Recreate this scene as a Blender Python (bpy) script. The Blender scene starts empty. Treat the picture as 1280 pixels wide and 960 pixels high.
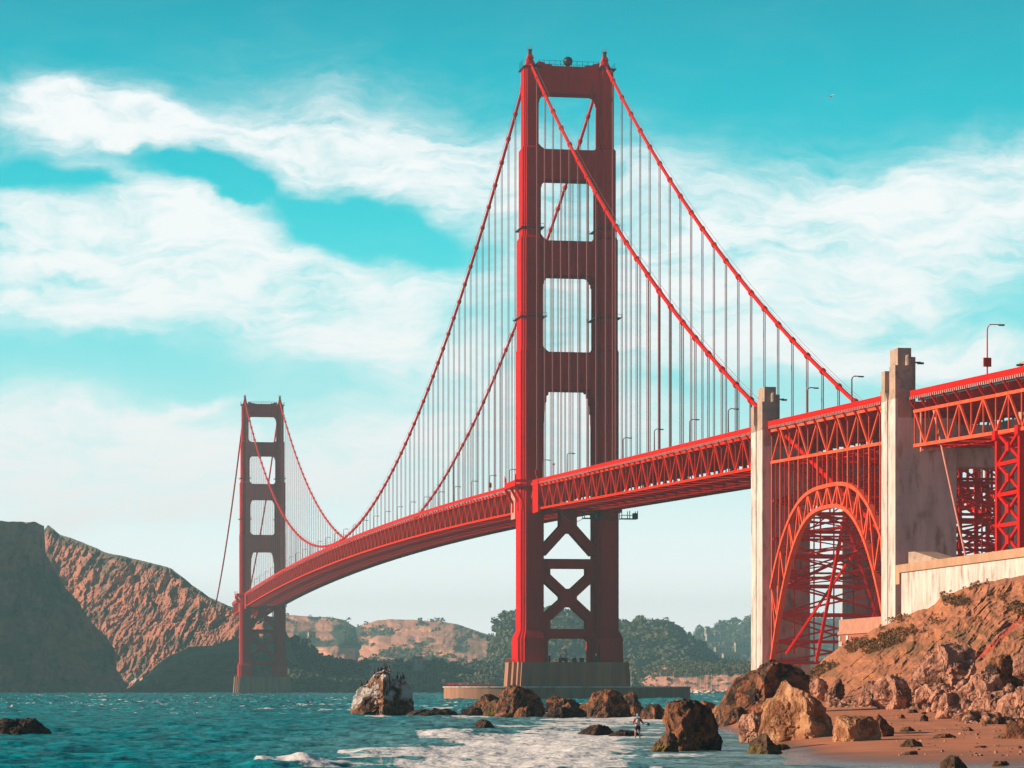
import bpy, bmesh, math, random
import numpy as np
from mathutils import Vector, Matrix

# ------------------------------------------------------------------ camera
F = 3703.0                      # focal length in photo pixels (photo 1280 x 960)
CAM = np.array([-200.02, -1049.5, 3.5])
YAW = 0.1697
HZ = 861.0                      # photo row of the horizon
S_, C_ = math.sin(YAW), math.cos(YAW)
RIGHT = np.array([C_, -S_, 0.0]); FWD = np.array([S_, C_, 0.0])
sc = bpy.context.scene
cam = bpy.data.cameras.new("camera"); camo = bpy.data.objects.new("camera", cam)
sc.collection.objects.link(camo)
camo.location = CAM
camo.rotation_euler = (math.radians(90), 0, -YAW)
cam.sensor_fit = 'HORIZONTAL'; cam.sensor_width = 36
cam.lens = 36 * F / 1280
cam.shift_y = (HZ - 480) / 1280
cam.clip_start = 0.5; cam.clip_end = 60000
sc.camera = camo

# ------------------------------------------------------------------ light
SUN_EL, SUN_N = 18.0, 7.0       # elevation; degrees north of due west (-X)
el, an = math.radians(SUN_EL), math.radians(SUN_N)
TOSUN = Vector((-math.cos(el) * math.cos(an), math.cos(el) * math.sin(an), math.sin(el)))
sun = bpy.data.lights.new("sun", 'SUN'); suno = bpy.data.objects.new("sun", sun)
sc.collection.objects.link(suno)
sun.energy = 5.0; sun.angle = math.radians(0.6); sun.color = (1.0, 0.74, 0.53)
suno.rotation_euler = TOSUN.to_track_quat('Z', 'Y').to_euler()
sc.view_settings.view_transform = 'Standard'; sc.view_settings.look = 'None'
sc.view_settings.exposure = 0.55; sc.view_settings.gamma = 1.0
sc.cycles.use_denoising = True
sc.cycles.max_bounces = 5; sc.cycles.volume_bounces = 0
sc.cycles.diffuse_bounces = 2; sc.cycles.glossy_bounces = 2

world = bpy.data.worlds.new("World"); sc.world = world; world.use_nodes = True
def build_world():
    nt = world.node_tree; N = nt.nodes; L = nt.links; N.clear()
    out = N.new('ShaderNodeOutputWorld'); bg = N.new('ShaderNodeBackground')
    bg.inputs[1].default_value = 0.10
    L.new(bg.outputs[0], out.inputs[0])
    sky = N.new('ShaderNodeTexSky'); sky.sky_type = 'NISHITA'; sky.sun_disc = False
    sky.sun_elevation = el; sky.sun_rotation = math.atan2(TOSUN.x, TOSUN.y)
    sky.air_density = 1.0; sky.dust_density = 0.6; sky.ozone_density = 1.6
    tc = N.new('ShaderNodeTexCoord')
    def M(op, a, b=None, c=None):
        n = N.new('ShaderNodeMath'); n.operation = op
        for i, v in enumerate((a, b, c)):
            if v is None: continue
            if isinstance(v, (int, float)): n.inputs[i].default_value = v
            else: L.new(v, n.inputs[i])
        return n.outputs[0]
    def dot(vec):
        n = N.new('ShaderNodeVectorMath'); n.operation = 'DOT_PRODUCT'
        L.new(tc.outputs['Generated'], n.inputs[0]); n.inputs[1].default_value = vec
        return n.outputs['Value']
    def mix(fac, a, b, mode='MIX'):
        n = N.new('ShaderNodeMix'); n.data_type = 'RGBA'; n.blend_type = mode
        if isinstance(fac, (int, float)): n.inputs[0].default_value = fac
        else: L.new(fac, n.inputs[0])
        for i, v in ((6, a), (7, b)):
            if isinstance(v, tuple): n.inputs[i].default_value = v
            else: L.new(v, n.inputs[i])
        return n.outputs[2]
    # turquoise air: the sky's own light, tinted, over a gradient by elevation
    tint = mix(1.0, sky.outputs[0], (0.55, 1.0, 1.12, 1), 'MULTIPLY')
    z = dot((0, 0, 1))
    ramp = N.new('ShaderNodeValToRGB'); L.new(z, ramp.inputs[0])
    cr = ramp.color_ramp; cr.interpolation = 'B_SPLINE'
    st = [(0.0, (12, 11.4, 11.4)), (0.04, (9.6, 9.6, 9.6)), (0.07, (5.4, 7.5, 7.5)), (0.10, (2.6, 6.3, 6.4)), (0.135, (0.5, 5.6, 5.9)), (0.175, (0.0, 4.3, 4.9)), (0.22, (0.0, 3.1, 3.9)), (0.28, (0.03, 1.2, 1.7)), (1.0, (0.1, 0.35, 0.6))]
    while len(cr.elements) < len(st): cr.elements.new(0.5)
    for e, (p, c) in zip(cr.elements, st):
        e.position = p; e.color = (*[v / 20 for v in c], 1)
    grad = mix(1.0, ramp.outputs[0], (20, 20, 20, 1), 'MULTIPLY')
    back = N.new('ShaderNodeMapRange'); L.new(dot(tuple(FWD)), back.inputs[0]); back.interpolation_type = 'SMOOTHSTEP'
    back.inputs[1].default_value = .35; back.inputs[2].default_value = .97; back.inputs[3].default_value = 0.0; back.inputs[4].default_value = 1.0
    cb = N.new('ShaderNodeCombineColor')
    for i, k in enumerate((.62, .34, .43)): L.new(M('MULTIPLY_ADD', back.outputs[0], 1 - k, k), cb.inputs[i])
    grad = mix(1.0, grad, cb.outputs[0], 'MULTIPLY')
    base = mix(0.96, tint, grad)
    # clouds on the sky dome: coordinates of direction about the bearing YAW
    fw = M('MAXIMUM', dot(tuple(FWD)), 0.02)
    u = M('DIVIDE', dot(tuple(RIGHT)), fw); v = M('DIVIDE', z, fw)
    comb = N.new('ShaderNodeCombineXYZ')
    L.new(M('MULTIPLY', u, F / 100), comb.inputs[0]); L.new(M('MULTIPLY', v, F / 100), comb.inputs[1])
    def noise(scale, det, rough, stretch=(1, 1, 1), off=(0, 0, 0), rot=0.0, src=None, col=False, dist=0.0):
        mp = N.new('ShaderNodeMapping'); mp.inputs['Scale'].default_value = stretch
        mp.inputs['Location'].default_value = off; mp.inputs['Rotation'].default_value = (0, 0, rot)
        L.new(src or comb.outputs[0], mp.inputs[0])
        n = N.new('ShaderNodeTexNoise'); n.inputs['Scale'].default_value = scale
        n.inputs['Detail'].default_value = det; n.inputs['Roughness'].default_value = rough
        n.inputs['Distortion'].default_value = dist
        L.new(mp.outputs[0], n.inputs[0])
        return n.outputs['Color'] if col else n.outputs[0]
    wc = noise(0.55, 5, 0.55, (1, 1.5, 1), col=True)
    sub = N.new('ShaderNodeVectorMath'); sub.operation = 'SUBTRACT'; L.new(wc, sub.inputs[0]); sub.inputs[1].default_value = (.5, .5, .5)
    sca = N.new('ShaderNodeVectorMath'); sca.operation = 'MULTIPLY'; L.new(sub.outputs[0], sca.inputs[0]); sca.inputs[1].default_value = (1.5, 1.1, 0)
    add = N.new('ShaderNodeVectorMath'); add.operation = 'ADD'; L.new(comb.outputs[0], add.inputs[0]); L.new(sca.outputs[0], add.inputs[1])
    blobs = [  # photo column, row, half widths, tilt (deg, + = down to the right), strength
        (70, 140, 130, 48, 0, 1.0), (170, 165, 130, 50, 10, .85), (330, 175, 190, 42, 6, .85), (480, 195, 170, 60, 14, 1.0),
        (590, 235, 130, 80, 10, .9), (230, 285, 190, 75, 35, .85), (330, 235, 150, 42, -22, .7), (130, 330, 250, 90, 0, 1.0),
        (330, 350, 330, 62, 0, 1.0), (20, 250, 90, 80, 30, .55), (490, 430, 220, 42, 3, .95), (520, 360, 160, 50, 0, .35), (60, 375, 200, 40, 0, .5),
        (160, 415, 90, 14, 8, .3), (215, 505, 100, 12, -16, .75), (40, 540, 330, 70, 2, .8), (260, 560, 420, 70, 0, .55),
        (1120, 290, 330, 110, -8, 1.05), (1240, 230, 170, 60, -12, .9), (930, 330, 240, 110, 5, .6), (1050, 350, 330, 70, 0, .6),
        (330, 590, 560, 60, 0, .7), (120, 645, 420, 50, 0, .6), (700, 400, 160, 200, 0, .35), (640, 520, 300, 60, 0, .4), (900, 230, 260, 60, 0, .25), (420, 110, 300, 50, 6, .22),
        (35, 232, 75, 30, 0, -.9), (215, 205, 110, 24, 12, -.75), (300, 232, 100, 24, 8, -.9), (450, 288, 130, 34, 8, -1.0), (540, 330, 90, 26, 0, -.6), (120, 232, 50, 20, 0, -.5), (860, 470, 120, 20, 0, -.4),
        (1200, 450, 260, 36, 0, 1.0), (1000, 440, 220, 40, 0, .5), (800, 250, 170, 110, 20, .3), (820, 420, 200, 60, -10, .45), (690, 500, 300, 60, 0, .5),
    ]
    tot = None
    for (bx, by, rx, ry, rot, st_) in blobs:
        mp = N.new('ShaderNodeMapping'); mp.vector_type = 'TEXTURE'
        mp.inputs['Location'].default_value = ((bx - 640) / 100, (HZ - by) / 100, 0)
        mp.inputs['Rotation'].default_value = (0, 0, -math.radians(rot))
        mp.inputs['Scale'].default_value = (rx / 100 * 1.6, ry / 100 * 1.6, 1)
        L.new(add.outputs[0], mp.inputs[0])
        g = N.new('ShaderNodeTexGradient'); g.gradient_type = 'QUADRATIC_SPHERE'; L.new(mp.outputs[0], g.inputs[0])
        s = M('MULTIPLY', g.outputs[1], st_ * 1.5)
        tot = s if tot is None else M('ADD', tot, s)
    n1 = noise(0.8, 9, 0.6, (0.8, 2.0, 1), (3, 1, 0), 0.15, src=add.outputs[0], dist=0.4)
    n2 = noise(2.6, 8, 0.65, (0.55, 2.4, 1), (7, 2, 0), 0.28, src=add.outputs[0])
    nn = M('ADD', M('MULTIPLY', M('SUBTRACT', n1, .5), 1.9), M('MULTIPLY', M('SUBTRACT', n2, .5), 1.3))
    soft = M('MAXIMUM', M('MINIMUM', tot, 1.1), 0.0)
    dens = M('ADD', soft, M('MULTIPLY', nn, M('ADD', M('MULTIPLY', soft, 0.95), 0.16)))
    mr = N.new('ShaderNodeMapRange'); mr.interpolation_type = 'SMOOTHSTEP'
    L.new(dens, mr.inputs[0]); mr.inputs[1].default_value = -0.06; mr.inputs[2].default_value = 1.42
    fac = M('MULTIPLY', mr.outputs[0], 0.93)
    fac = M('MULTIPLY', fac, M('GREATER_THAN', dot(tuple(FWD)), 0.03))
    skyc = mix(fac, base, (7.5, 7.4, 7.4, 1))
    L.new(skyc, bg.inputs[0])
build_world()

# ------------------------------------------------------------------ helpers
def W(px, py, D):
    """world point seen at photo pixel (px,py) at depth D"""
    return CAM + FWD * D + RIGHT * ((px - 640) * D / F) + np.array([0, 0, (HZ - py) * D / F])
def depth_of(X, Y): return (X - CAM[0]) * S_ + (Y - CAM[1]) * C_
def px_of(X, Y): return 640 + F * ((X - CAM[0]) * C_ - (Y - CAM[1]) * S_) / depth_of(X, Y)
def y_at(X, px):
    k = (px - 640) / F; dx = X - CAM[0]
    return CAM[1] + dx * (C_ - k * S_) / (S_ + k * C_)

def _h(ix, iy, iz, seed):
    n = (ix * 374761393 + iy * 668265263 + iz * 2147483647 + seed * 1274126177) & 0xFFFFFFFF
    n = ((n ^ (n >> 13)) * 1274126177) & 0xFFFFFFFF
    n = ((n ^ (n >> 16)) * 2246822519) & 0xFFFFFFFF
    return ((n ^ (n >> 15)) & 0xFFFFFF) / float(0xFFFFFF)
def vn(x, y, z=0.0, seed=0):
    x, y, z = np.broadcast_arrays(np.asarray(x, float), np.asarray(y, float), np.asarray(z, float))
    fx, fy, fz = np.floor(x), np.floor(y), np.floor(z)
    ix, iy, iz = fx.astype(np.int64), fy.astype(np.int64), fz.astype(np.int64)
    a, b, c = x - fx, y - fy, z - fz
    a = a * a * (3 - 2 * a); b = b * b * (3 - 2 * b); c = c * c * (3 - 2 * c)
    r = 0
    for dx in (0, 1):
        for dy in (0, 1):
            for dz in (0, 1):
                w = (a if dx else 1 - a) * (b if dy else 1 - b) * (c if dz else 1 - c)
                r = r + w * _h(ix + dx, iy + dy, iz + dz, seed)
    return r * 2 - 1
def fbm(x, y, z=0.0, o=5, seed=0, g=0.5, ridge=False):
    r = 0; a = 1.0; t = 0; k = 1.0
    for i in range(o):
        n = vn(x * k, y * k, z * k if not np.isscalar(z) or z else 0.0, seed + i * 17)
        if ridge: n = 1 - 2 * np.abs(n)
        r = r + a * n; t += a; a *= g; k *= 2.03
    return r / t
def facet(x, y, seed=0, tilt=1.0):
    """2-D cells, each a randomly tilted plane: broken-rock relief"""
    fx, fy = np.floor(x).astype(np.int64), np.floor(y).astype(np.int64); best = np.full(np.shape(x), 9.0); val = np.zeros(np.shape(x))
    for dx in (-1, 0, 1):
        for dy in (-1, 0, 1):
            ix, iy = fx + dx, fy + dy; z0 = np.zeros_like(ix)
            cx = ix + _h(ix, iy, z0, seed); cy = iy + _h(ix, iy, z0, seed + 1)
            d = (x - cx) ** 2 + (y - cy) ** 2
            v = (_h(ix, iy, z0, seed + 2) - .5) * 1.2 + tilt * ((x - cx) * (_h(ix, iy, z0, seed + 3) - .5) * 2 + (y - cy) * (_h(ix, iy, z0, seed + 4) - .5) * 2)
            m_ = d < best; best = np.where(m_, d, best); val = np.where(m_, v, val)
    return val
def sm(a, b, x):
    t = np.clip((x - a) / (b - a), 0, 1); return t * t * (3 - 2 * t)

# ---- materials
def mat(name, c1, c2=None, scale=1.0, rough=0.6, bump=0.0, bscale=None, detail=5, stretch=(1, 1, 1), c3=None, s3=0.1, metal=0.0, spec=0.5, lo=.35, hi=.65, t3=(.5, .6), attr=None, bdist=0.05, lines=0, linec=(0.30, 0.26, 0.24), linew=.035):
    m = bpy.data.materials.new(name); m.use_nodes = True
    nt = m.node_tree; N = nt.nodes; L = nt.links
    b = N['Principled BSDF']; b.inputs['Roughness'].default_value = rough
    b.inputs['Metallic'].default_value = metal; b.inputs['Specular IOR Level'].default_value = spec
    b.inputs['Base Color'].default_value = (*c1, 1)
    g = N.new('ShaderNodeNewGeometry')
    mp = N.new('ShaderNodeMapping'); mp.inputs['Scale'].default_value = stretch
    L.new(g.outputs['Position'], mp.inputs[0])
    def nz(s, d=detail):
        n = N.new('ShaderNodeTexNoise'); n.inputs['Scale'].default_value = s; n.inputs['Detail'].default_value = d
        n.inputs['Roughness'].default_value = .6
        L.new(mp.outputs[0], n.inputs[0]); return n.outputs[0]
    def mr(x, a, bb):
        r = N.new('ShaderNodeMapRange'); L.new(x, r.inputs[0]); r.inputs[1].default_value = a; r.inputs[2].default_value = bb
        r.interpolation_type = 'SMOOTHSTEP'; return r.outputs[0]
    def mix(f, a, bb):
        n = N.new('ShaderNodeMix'); n.data_type = 'RGBA'; L.new(f, n.inputs[0])
        if isinstance(a, tuple): n.inputs[6].default_value = (*a, 1)
        else: L.new(a, n.inputs[6])
        if isinstance(bb, tuple): n.inputs[7].default_value = (*bb, 1)
        else: L.new(bb, n.inputs[7])
        return n.outputs[2]
    col = c1
    if c2: col = mix(mr(nz(scale), lo, hi), c1, c2)
    if c3: col = mix(mr(nz(s3), *t3), col, c3)
    if lines:     # formwork joints
        sx = N.new('ShaderNodeSeparateXYZ'); L.new(g.outputs['Position'], sx.inputs[0])
        md = N.new('ShaderNodeMath'); md.operation = 'FRACT'; dv = N.new('ShaderNodeMath'); dv.operation = 'DIVIDE'; L.new(sx.outputs[2], dv.inputs[0]); dv.inputs[1].default_value = lines; L.new(dv.outputs[0], md.inputs[0])
        cpz = N.new('ShaderNodeMath'); cpz.operation = 'COMPARE'; L.new(md.outputs[0], cpz.inputs[0]); cpz.inputs[1].default_value = .5; cpz.inputs[2].default_value = linew
        ml = N.new('ShaderNodeMath'); ml.operation = 'MULTIPLY'; L.new(cpz.outputs[0], ml.inputs[0]); L.new(mr(nz(.3), .45, .95), ml.inputs[1])
        col = mix(ml.outputs[0], col, linec)
        vv = N.new('ShaderNodeTexNoise'); vv.inputs['Scale'].default_value = .9; mp2 = N.new('ShaderNodeMapping'); mp2.inputs['Scale'].default_value = (1, 1, .06); L.new(g.outputs['Position'], mp2.inputs[0]); L.new(mp2.outputs[0], vv.inputs[0])
        col = mix(mr(vv.outputs[0], .54, 1.1), col, tuple(x * 1.25 for x in linec))
    if attr:      # painted mask of a second material (moss, guano, foam, wet sand)
        for an_, ac in attr:
            at = N.new('ShaderNodeAttribute'); at.attribute_name = an_
            col = mix(at.outputs['Fac'], col, ac)
    if not isinstance(col, tuple): L.new(col, b.inputs['Base Color'])
    if bump:
        bm = N.new('ShaderNodeBump'); bm.inputs['Strength'].default_value = bump; bm.inputs['Distance'].default_value = bdist
        L.new(nz(bscale or scale * 4, 8), bm.inputs['Height']); L.new(bm.outputs[0], b.inputs['Normal'])
    m['b'] = 1
    return m
ORANGE = (0.62, 0.028, 0.016)
M = {}
M['steel'] = mat('painted_steel', (0.64, 0.014, 0.012), (0.54, 0.012, 0.010), 0.35, 0.85, spec=0.0, c3=(0.38, 0.03, 0.02), s3=.9, t3=(.58, .75))
M['tower'] = mat('tower_steel', (0.60, 0.013, 0.018), (0.48, 0.011, 0.015), 0.08, 0.85, stretch=(1, 1, .25), spec=0.0, c3=(0.34, 0.022, 0.02), s3=.5, t3=(.52, .75), lines=3.4, linec=(0.22, 0.010, 0.012), linew=.06)
M['steel_pale'] = mat('pale_red_steel', (0.76, 0.036, 0.008), (0.66, 0.020, 0.006), 0.6, 0.85, spec=0.0)  # paler red on the sunlit west webs: sunlight put into the colour
M['arch_pale'] = mat('pale_peach_steel', (0.82, 0.13, 0.065), (0.78, 0.085, 0.04), 0.6, 0.85, spec=0.0)  # palest red on the sunlit west rib: sunlight put into the colour
M['pale_pink'] = mat('pale_pink_paint', (0.75, 0.30, 0.24), (0.65, 0.2, 0.16), 1.2, 0.6)
M['rope'] = mat('suspender_wire', (0.40, 0.13, 0.12), (0.30, 0.12, 0.12), 1.0, 0.5)
M['conc'] = mat('pale_concrete', (0.66, 0.60, 0.57), (0.50, 0.45, 0.42), 0.30, 0.9, .8, 1.3, stretch=(1, 1, .3), c3=(0.34, 0.25, 0.20), s3=.6, t3=(.50, .70), lines=2.4)
M['conc_old'] = mat('weathered_concrete', (0.47, 0.34, 0.26), (0.36, 0.26, 0.21), 0.35, 0.9, .8, 1.3, c3=(0.26, 0.19, 0.16), s3=.6, t3=(.52, .7))
M['conc_pier'] = mat('pier_concrete', (0.40, 0.20, 0.12), (0.26, 0.14, 0.10), 0.35, 0.85, .4, 1.3, stretch=(1, 1, .08), c3=(.17, .12, .095), s3=.25, t3=(.55, .75))
M['road'] = mat('asphalt', (0.05, 0.05, 0.05), (0.07, 0.07, 0.07), 2, .9)
M['brick'] = mat('red_brick', (0.42, 0.12, 0.07), (0.34, 0.10, 0.06), 1.5, .85, .3, 6)
M['dark'] = mat('dark_metal', (0.03, 0.03, 0.035), None, 1, .5)
M['white'] = mat('white_paint', (0.75, 0.72, 0.68), None, 1, .5)
M['house'] = mat('pale_house_wall', (0.42, 0.38, 0.34), None, 1, .8)
M['roofm'] = mat('house_roof', (0.16, 0.12, 0.1), None, 1, .8)
M['glass'] = mat('window_glass', (0.03, 0.04, 0.05), None, 1, .15)

def obj(name, me, m=None, parent=None, label=None, cat=None, group=None, kind=None, smooth=False):
    o = bpy.data.objects.new(name, me); sc.collection.objects.link(o)
    if m is not None and me is not None: me.materials.append(m)
    if parent is not None: o.parent = parent
    if label: o['label'] = label
    if cat: o['category'] = cat
    if group: o['group'] = group
    if kind: o['kind'] = kind
    if smooth and me is not None: me.polygons.foreach_set('use_smooth', [True] * len(me.polygons))
    return o
def thing(name, label, cat, group=None, loc=(0, 0, 0), rz=0):
    o = bpy.data.objects.new(name, None); sc.collection.objects.link(o)
    o.location = loc; o.rotation_euler = (0, 0, rz); o.empty_display_size = .1
    o['label'] = label; o['category'] = cat
    if group: o['group'] = group
    return o
def dup(o, parent=None, loc=None, label=None):
    c = o.copy(); sc.collection.objects.link(c)
    if parent is not None: c.parent = parent
    if loc is not None: c.location = loc
    if label: c['label'] = label
    for ch in [x for x in o.children]: dup(ch, c)
    return c

class MB:
    def __init__(s): s.v = []; s.f = []
    def add(s, vs, fs):
        n = len(s.v); s.v += [tuple(map(float, p)) for p in vs]; s.f += [tuple(i + n for i in f) for f in fs]
    def box(s, x0, x1, y0, y1, z0, z1):
        s.add([(x, y, z) for z in (z0, z1) for (x, y) in ((x0, y0), (x1, y0), (x1, y1), (x0, y1))],
              [(0, 3, 2, 1), (4, 5, 6, 7), (0, 1, 5, 4), (1, 2, 6, 5), (2, 3, 7, 6), (3, 0, 4, 7)])
    def beam(s, p, q, w, h=None, up=(0, 0, 1)):
        """box of width w (across) and h (along up) from p to q"""
        h = h or w
        p = np.array(p, float); q = np.array(q, float); d = q - p; l = np.linalg.norm(d)
        if l < 1e-6: return
        d /= l; up = np.array(up, float); a = np.cross(d, up)
        if np.linalg.norm(a) < 1e-3: a = np.cross(d, (0, 1, 0))
        a /= np.linalg.norm(a); b = np.cross(a, d)
        a = a * w / 2; b = b * h / 2
        s.add([p - a - b, p + a - b, p + a + b, p - a + b, q - a - b, q + a - b, q + a + b, q - a + b],
              [(0, 3, 2, 1), (4, 5, 6, 7), (0, 1, 5, 4), (1, 2, 6, 5), (2, 3, 7, 6), (3, 0, 4, 7)])
    def prism(s, poly, z0, z1, poly2=None, axis='z'):
        """extrude a polygon; axis 'z': poly in xy, axis 'y': poly in xz"""
        n = len(poly); p2 = poly2 or poly
        if axis == 'z': vs = [(x, y, z0) for x, y in poly] + [(x, y, z1) for x, y in p2]
        else: vs = [(x, z0, y) for x, y in poly] + [(x, z1, y) for x, y in p2]
        s.add(vs, [tuple(range(n))[::-1], tuple(range(n, 2 * n))] + [(i, (i + 1) % n, n + (i + 1) % n, n + i) for i in range(n)])
    def tube(s, pts, r, n=8):
        pts = [np.array(p, float) for p in pts]; rs = r if hasattr(r, '__len__') else [r] * len(pts)
        base = len(s.v); ref = np.array([1.0, 0, 0])
        for i, p in enumerate(pts):
            d = pts[min(i + 1, len(pts) - 1)] - pts[max(i - 1, 0)]; d /= np.linalg.norm(d)
            rf = ref if abs(d @ ref) < .95 else np.array([0, 1.0, 0])
            a = np.cross(d, rf); a /= np.linalg.norm(a); b = np.cross(d, a)
            for k in range(n):
                t = 2 * math.pi * k / n
                s.v.append(tuple(p + (a * math.cos(t) + b * math.sin(t)) * rs[i]))
        for i in range(len(pts) - 1):
            for k in range(n):
                j = (k + 1) % n
                s.f.append((base + i * n + k, base + i * n + j, base + (i + 1) * n + j, base + (i + 1) * n + k))
        s.f.append(tuple(base + k for k in range(n))[::-1]); s.f.append(tuple(base + (len(pts) - 1) * n + k for k in range(n)))
    def ball(s, c, rx, ry=None, rz=None, n=10, m=6):
        ry = ry or rx; rz = rz or rx; base = len(s.v)
        for i in range(m + 1):
            t = math.pi * i / m
            for k in range(n):
                f = 2 * math.pi * k / n
                s.v.append((c[0] + rx * math.sin(t) * math.cos(f), c[1] + ry * math.sin(t) * math.sin(f), c[2] + rz * math.cos(t)))
        for i in range(m):
            for k in range(n):
                j = (k + 1) % n
                s.f.append((base + i * n + k, base + (i + 1) * n + k, base + (i + 1) * n + j, base + i * n + j))
    def mesh(s, name='m'):
        me = bpy.data.meshes.new(name); me.from_pydata(s.v, [], s.f)
        bm = bmesh.new(); bm.from_mesh(me); bmesh.ops.recalc_face_normals(bm, faces=bm.faces); bm.to_mesh(me); bm.free()
        me.update(); return me
    def build(s, name, m, parent=None, smooth=False, **kw):
        return obj(name, s.mesh(name), m, parent, smooth=smooth, **kw)

def grid_mesh(name, P, attrs=None, smooth=True, flip=False):
    """P: (rows, cols, 3) array -> mesh; attrs {name: (rows,cols) array}"""
    r, c = P.shape[:2]
    me = bpy.data.meshes.new(name)
    idx = np.arange(r * c).reshape(r, c)
    q = np.stack([idx[:-1, :-1], idx[:-1, 1:], idx[1:, 1:], idx[1:, :-1]], -1).reshape(-1, 4)
    if flip: q = q[:, ::-1]
    me.vertices.add(r * c); me.vertices.foreach_set('co', P.reshape(-1).astype(np.float32))
    me.loops.add(q.size); me.loops.foreach_set('vertex_index', q.reshape(-1).astype(np.int32))
    me.polygons.add(len(q)); me.polygons.foreach_set('loop_start', np.arange(0, q.size, 4, dtype=np.int32))
    me.polygons.foreach_set('loop_total', np.full(len(q), 4, dtype=np.int32))
    me.polygons.foreach_set('use_smooth', [smooth] * len(q))
    me.update(calc_edges=True)
    for k, a in (attrs or {}).items():
        at = me.attributes.new(k, 'FLOAT', 'POINT'); at.data.foreach_set('value', a.reshape(-1).astype(np.float32))
    return me
def Wg(px, py, D):
    D = np.asarray(D, float)
    return CAM + FWD * D[..., None] + RIGHT * ((px - 640) * D / F)[..., None] + np.array([0, 0, 1.0]) * ((HZ - py) * D / F)[..., None]

# ================================================================== SEA
def build_sea():
    cols = np.concatenate([np.linspace(-6000, -420, 40), np.linspace(-380, 1660, 1500), np.linspace(1720, 7000, 40)])
    pys = np.concatenate([[1400, 1200, 1080, 1020], np.linspace(990, 862.6, 560), [862.2, 861.9, 861.7, 861.5, 861.35, 861.25]])
    D = (CAM[2] * F / (pys - HZ))
    PX, DD = np.meshgrid(cols, D)
    lat = (PX - 640) * DD / F
    dens = sm(2500, 900, DD)
    # swell running to the shore, chop and ripples
    a = 0
    a = a + 0.42 * fbm(lat / 16, DD / 9, 0, 3, 5, ridge=True)
    a = a + 0.42 * fbm(lat / 6, DD / 3.2, 0, 3, 9, ridge=True)
    a = a + 0.30 * fbm(lat / 1.8, DD / 1.1, 0, 3, 13)
    a = a - 0.25
    calm = 1 - 0.78 * sm(620, 900, PX + (DD - 200) * .5) * sm(420, 260, DD) # shallow wash by the beach
    calm = calm * (0.35 + .65 * sm(120, 260, DD)) if False else calm
    z = a * calm * (0.55 + 0.9 * sm(300, 900, DD)) * (1 - sm(2200, 6000, DD))
    py = np.broadcast_to(pys[:, None], PX.shape)
    # one breaking wave and the whitewash behind it
    def wave(cx, cy, rx, ry, h, slope=0.0):
        t = ((PX - cx) / rx) ** 2 + ((py - cy - slope * (PX - cx)) / ry) ** 2
        return h * np.exp(-t)
    br = wave(565, 919, 45, 3.2, .55, -.03) + wave(330, 957, 25, 3.5, .5) + wave(375, 954, 20, 4, .5) + wave(660, 934, 80, 2.5, .25, .08) + wave(250, 912, 60, 2, .35)
    z = z + br * (0.6 + .4 * fbm(lat / 1.5, DD / 1.5, 0, 3, 33))
    # foam
    wash = fbm(lat / 5, DD / 6, 0, 5, 41); fine = fbm(lat / .7, DD / 1.6, 0, 4, 43); streak = fbm(lat / 9, DD / 1.8, 0, 5, 47)
    def reg(pts, soft=12):    # blob region list
        r = 0
        for (cx, cy, rx, ry, s) in pts:
            r = np.maximum(r, s * np.exp(-(((PX - cx) / rx) ** 2 + ((py - cy) / ry) ** 2) ** 1.4))
        return r
    R = reg([(600, 948, 190, 17, .95), (700, 925, 130, 20, .85), (500, 950, 150, 9, .85), (680, 940, 130, 28, 1.2), (620, 958, 190, 12, 1.05), (740, 958, 70, 12, 1.1), (790, 962, 70, 8, .7), (770, 900, 170, 7, .85), (700, 908, 130, 6, .75),
             (560, 921, 60, 6, .95), (480, 941, 130, 5, .75), (440, 957, 160, 5, .8), (560, 935, 100, 5, .7), (600, 897, 60, 3, .7), (480, 896, 40, 2, .7),
             (830, 915, 90, 16, .62), (860, 945, 120, 5, .55), (900, 956, 130, 4, .5), (930, 938, 40, 3, .6), (640, 925, 120, 14, .8), (330, 941, 120, 2.5, .45), (420, 915, 60, 2, .45), (900, 905, 60, 8, .5), (760, 925, 120, 8, .6)])
    foam = sm(.50, .80, R + .30 * streak + .25 * wash + .22 * fine)
    foam = np.maximum(foam, sm(.25, .4, br + .05 * fine) * sm(.25, .5, br))
    caps = sm(.30, .42, fbm(lat / 14, DD / 10, 0, 4, 51) * .8 + .32 * fine) * sm(250, 500, DD) * .8
    caps = caps * sm(5000, 1500, DD)
    foam = np.maximum(foam, caps)
    shal = sm(600, 900, PX + (DD - 200) * .6) * sm(380, 250, DD)
    shal = np.maximum(shal, .55 * reg([(600, 935, 240, 30, 1.0), (700, 905, 220, 14, 1.0)]))
    P = CAM + FWD * DD[..., None] + RIGHT * lat[..., None]
    P[..., 2] = z
    me = grid_mesh('sea', P, {'foam': np.clip(foam, 0, 1), 'shallow': np.clip(shal, 0, 1)})
    m = bpy.data.materials.new('sea_water'); m.use_nodes = True
    nt = m.node_tree; N = nt.nodes; L = nt.links; b = N['Principled BSDF']
    b.inputs['IOR'].default_value = 1.33; b.inputs['Specular IOR Level'].default_value = 0.18
    def at(n): x = N.new('ShaderNodeAttribute'); x.attribute_name = n; return x.outputs['Fac']
    def mix(f, a_, b_):
        n = N.new('ShaderNodeMix'); n.data_type = 'RGBA'; L.new(f, n.inputs[0])
        for i, v in ((6, a_), (7, b_)):
            if isinstance(v, tuple): n.inputs[i].default_value = (*v, 1)
            else: L.new(v, n.inputs[i])
        return n.outputs[2]
    c = mix(at('shallow'), (0.001, 0.31, 0.385), (0.27, 0.47, 0.53)); 
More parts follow.
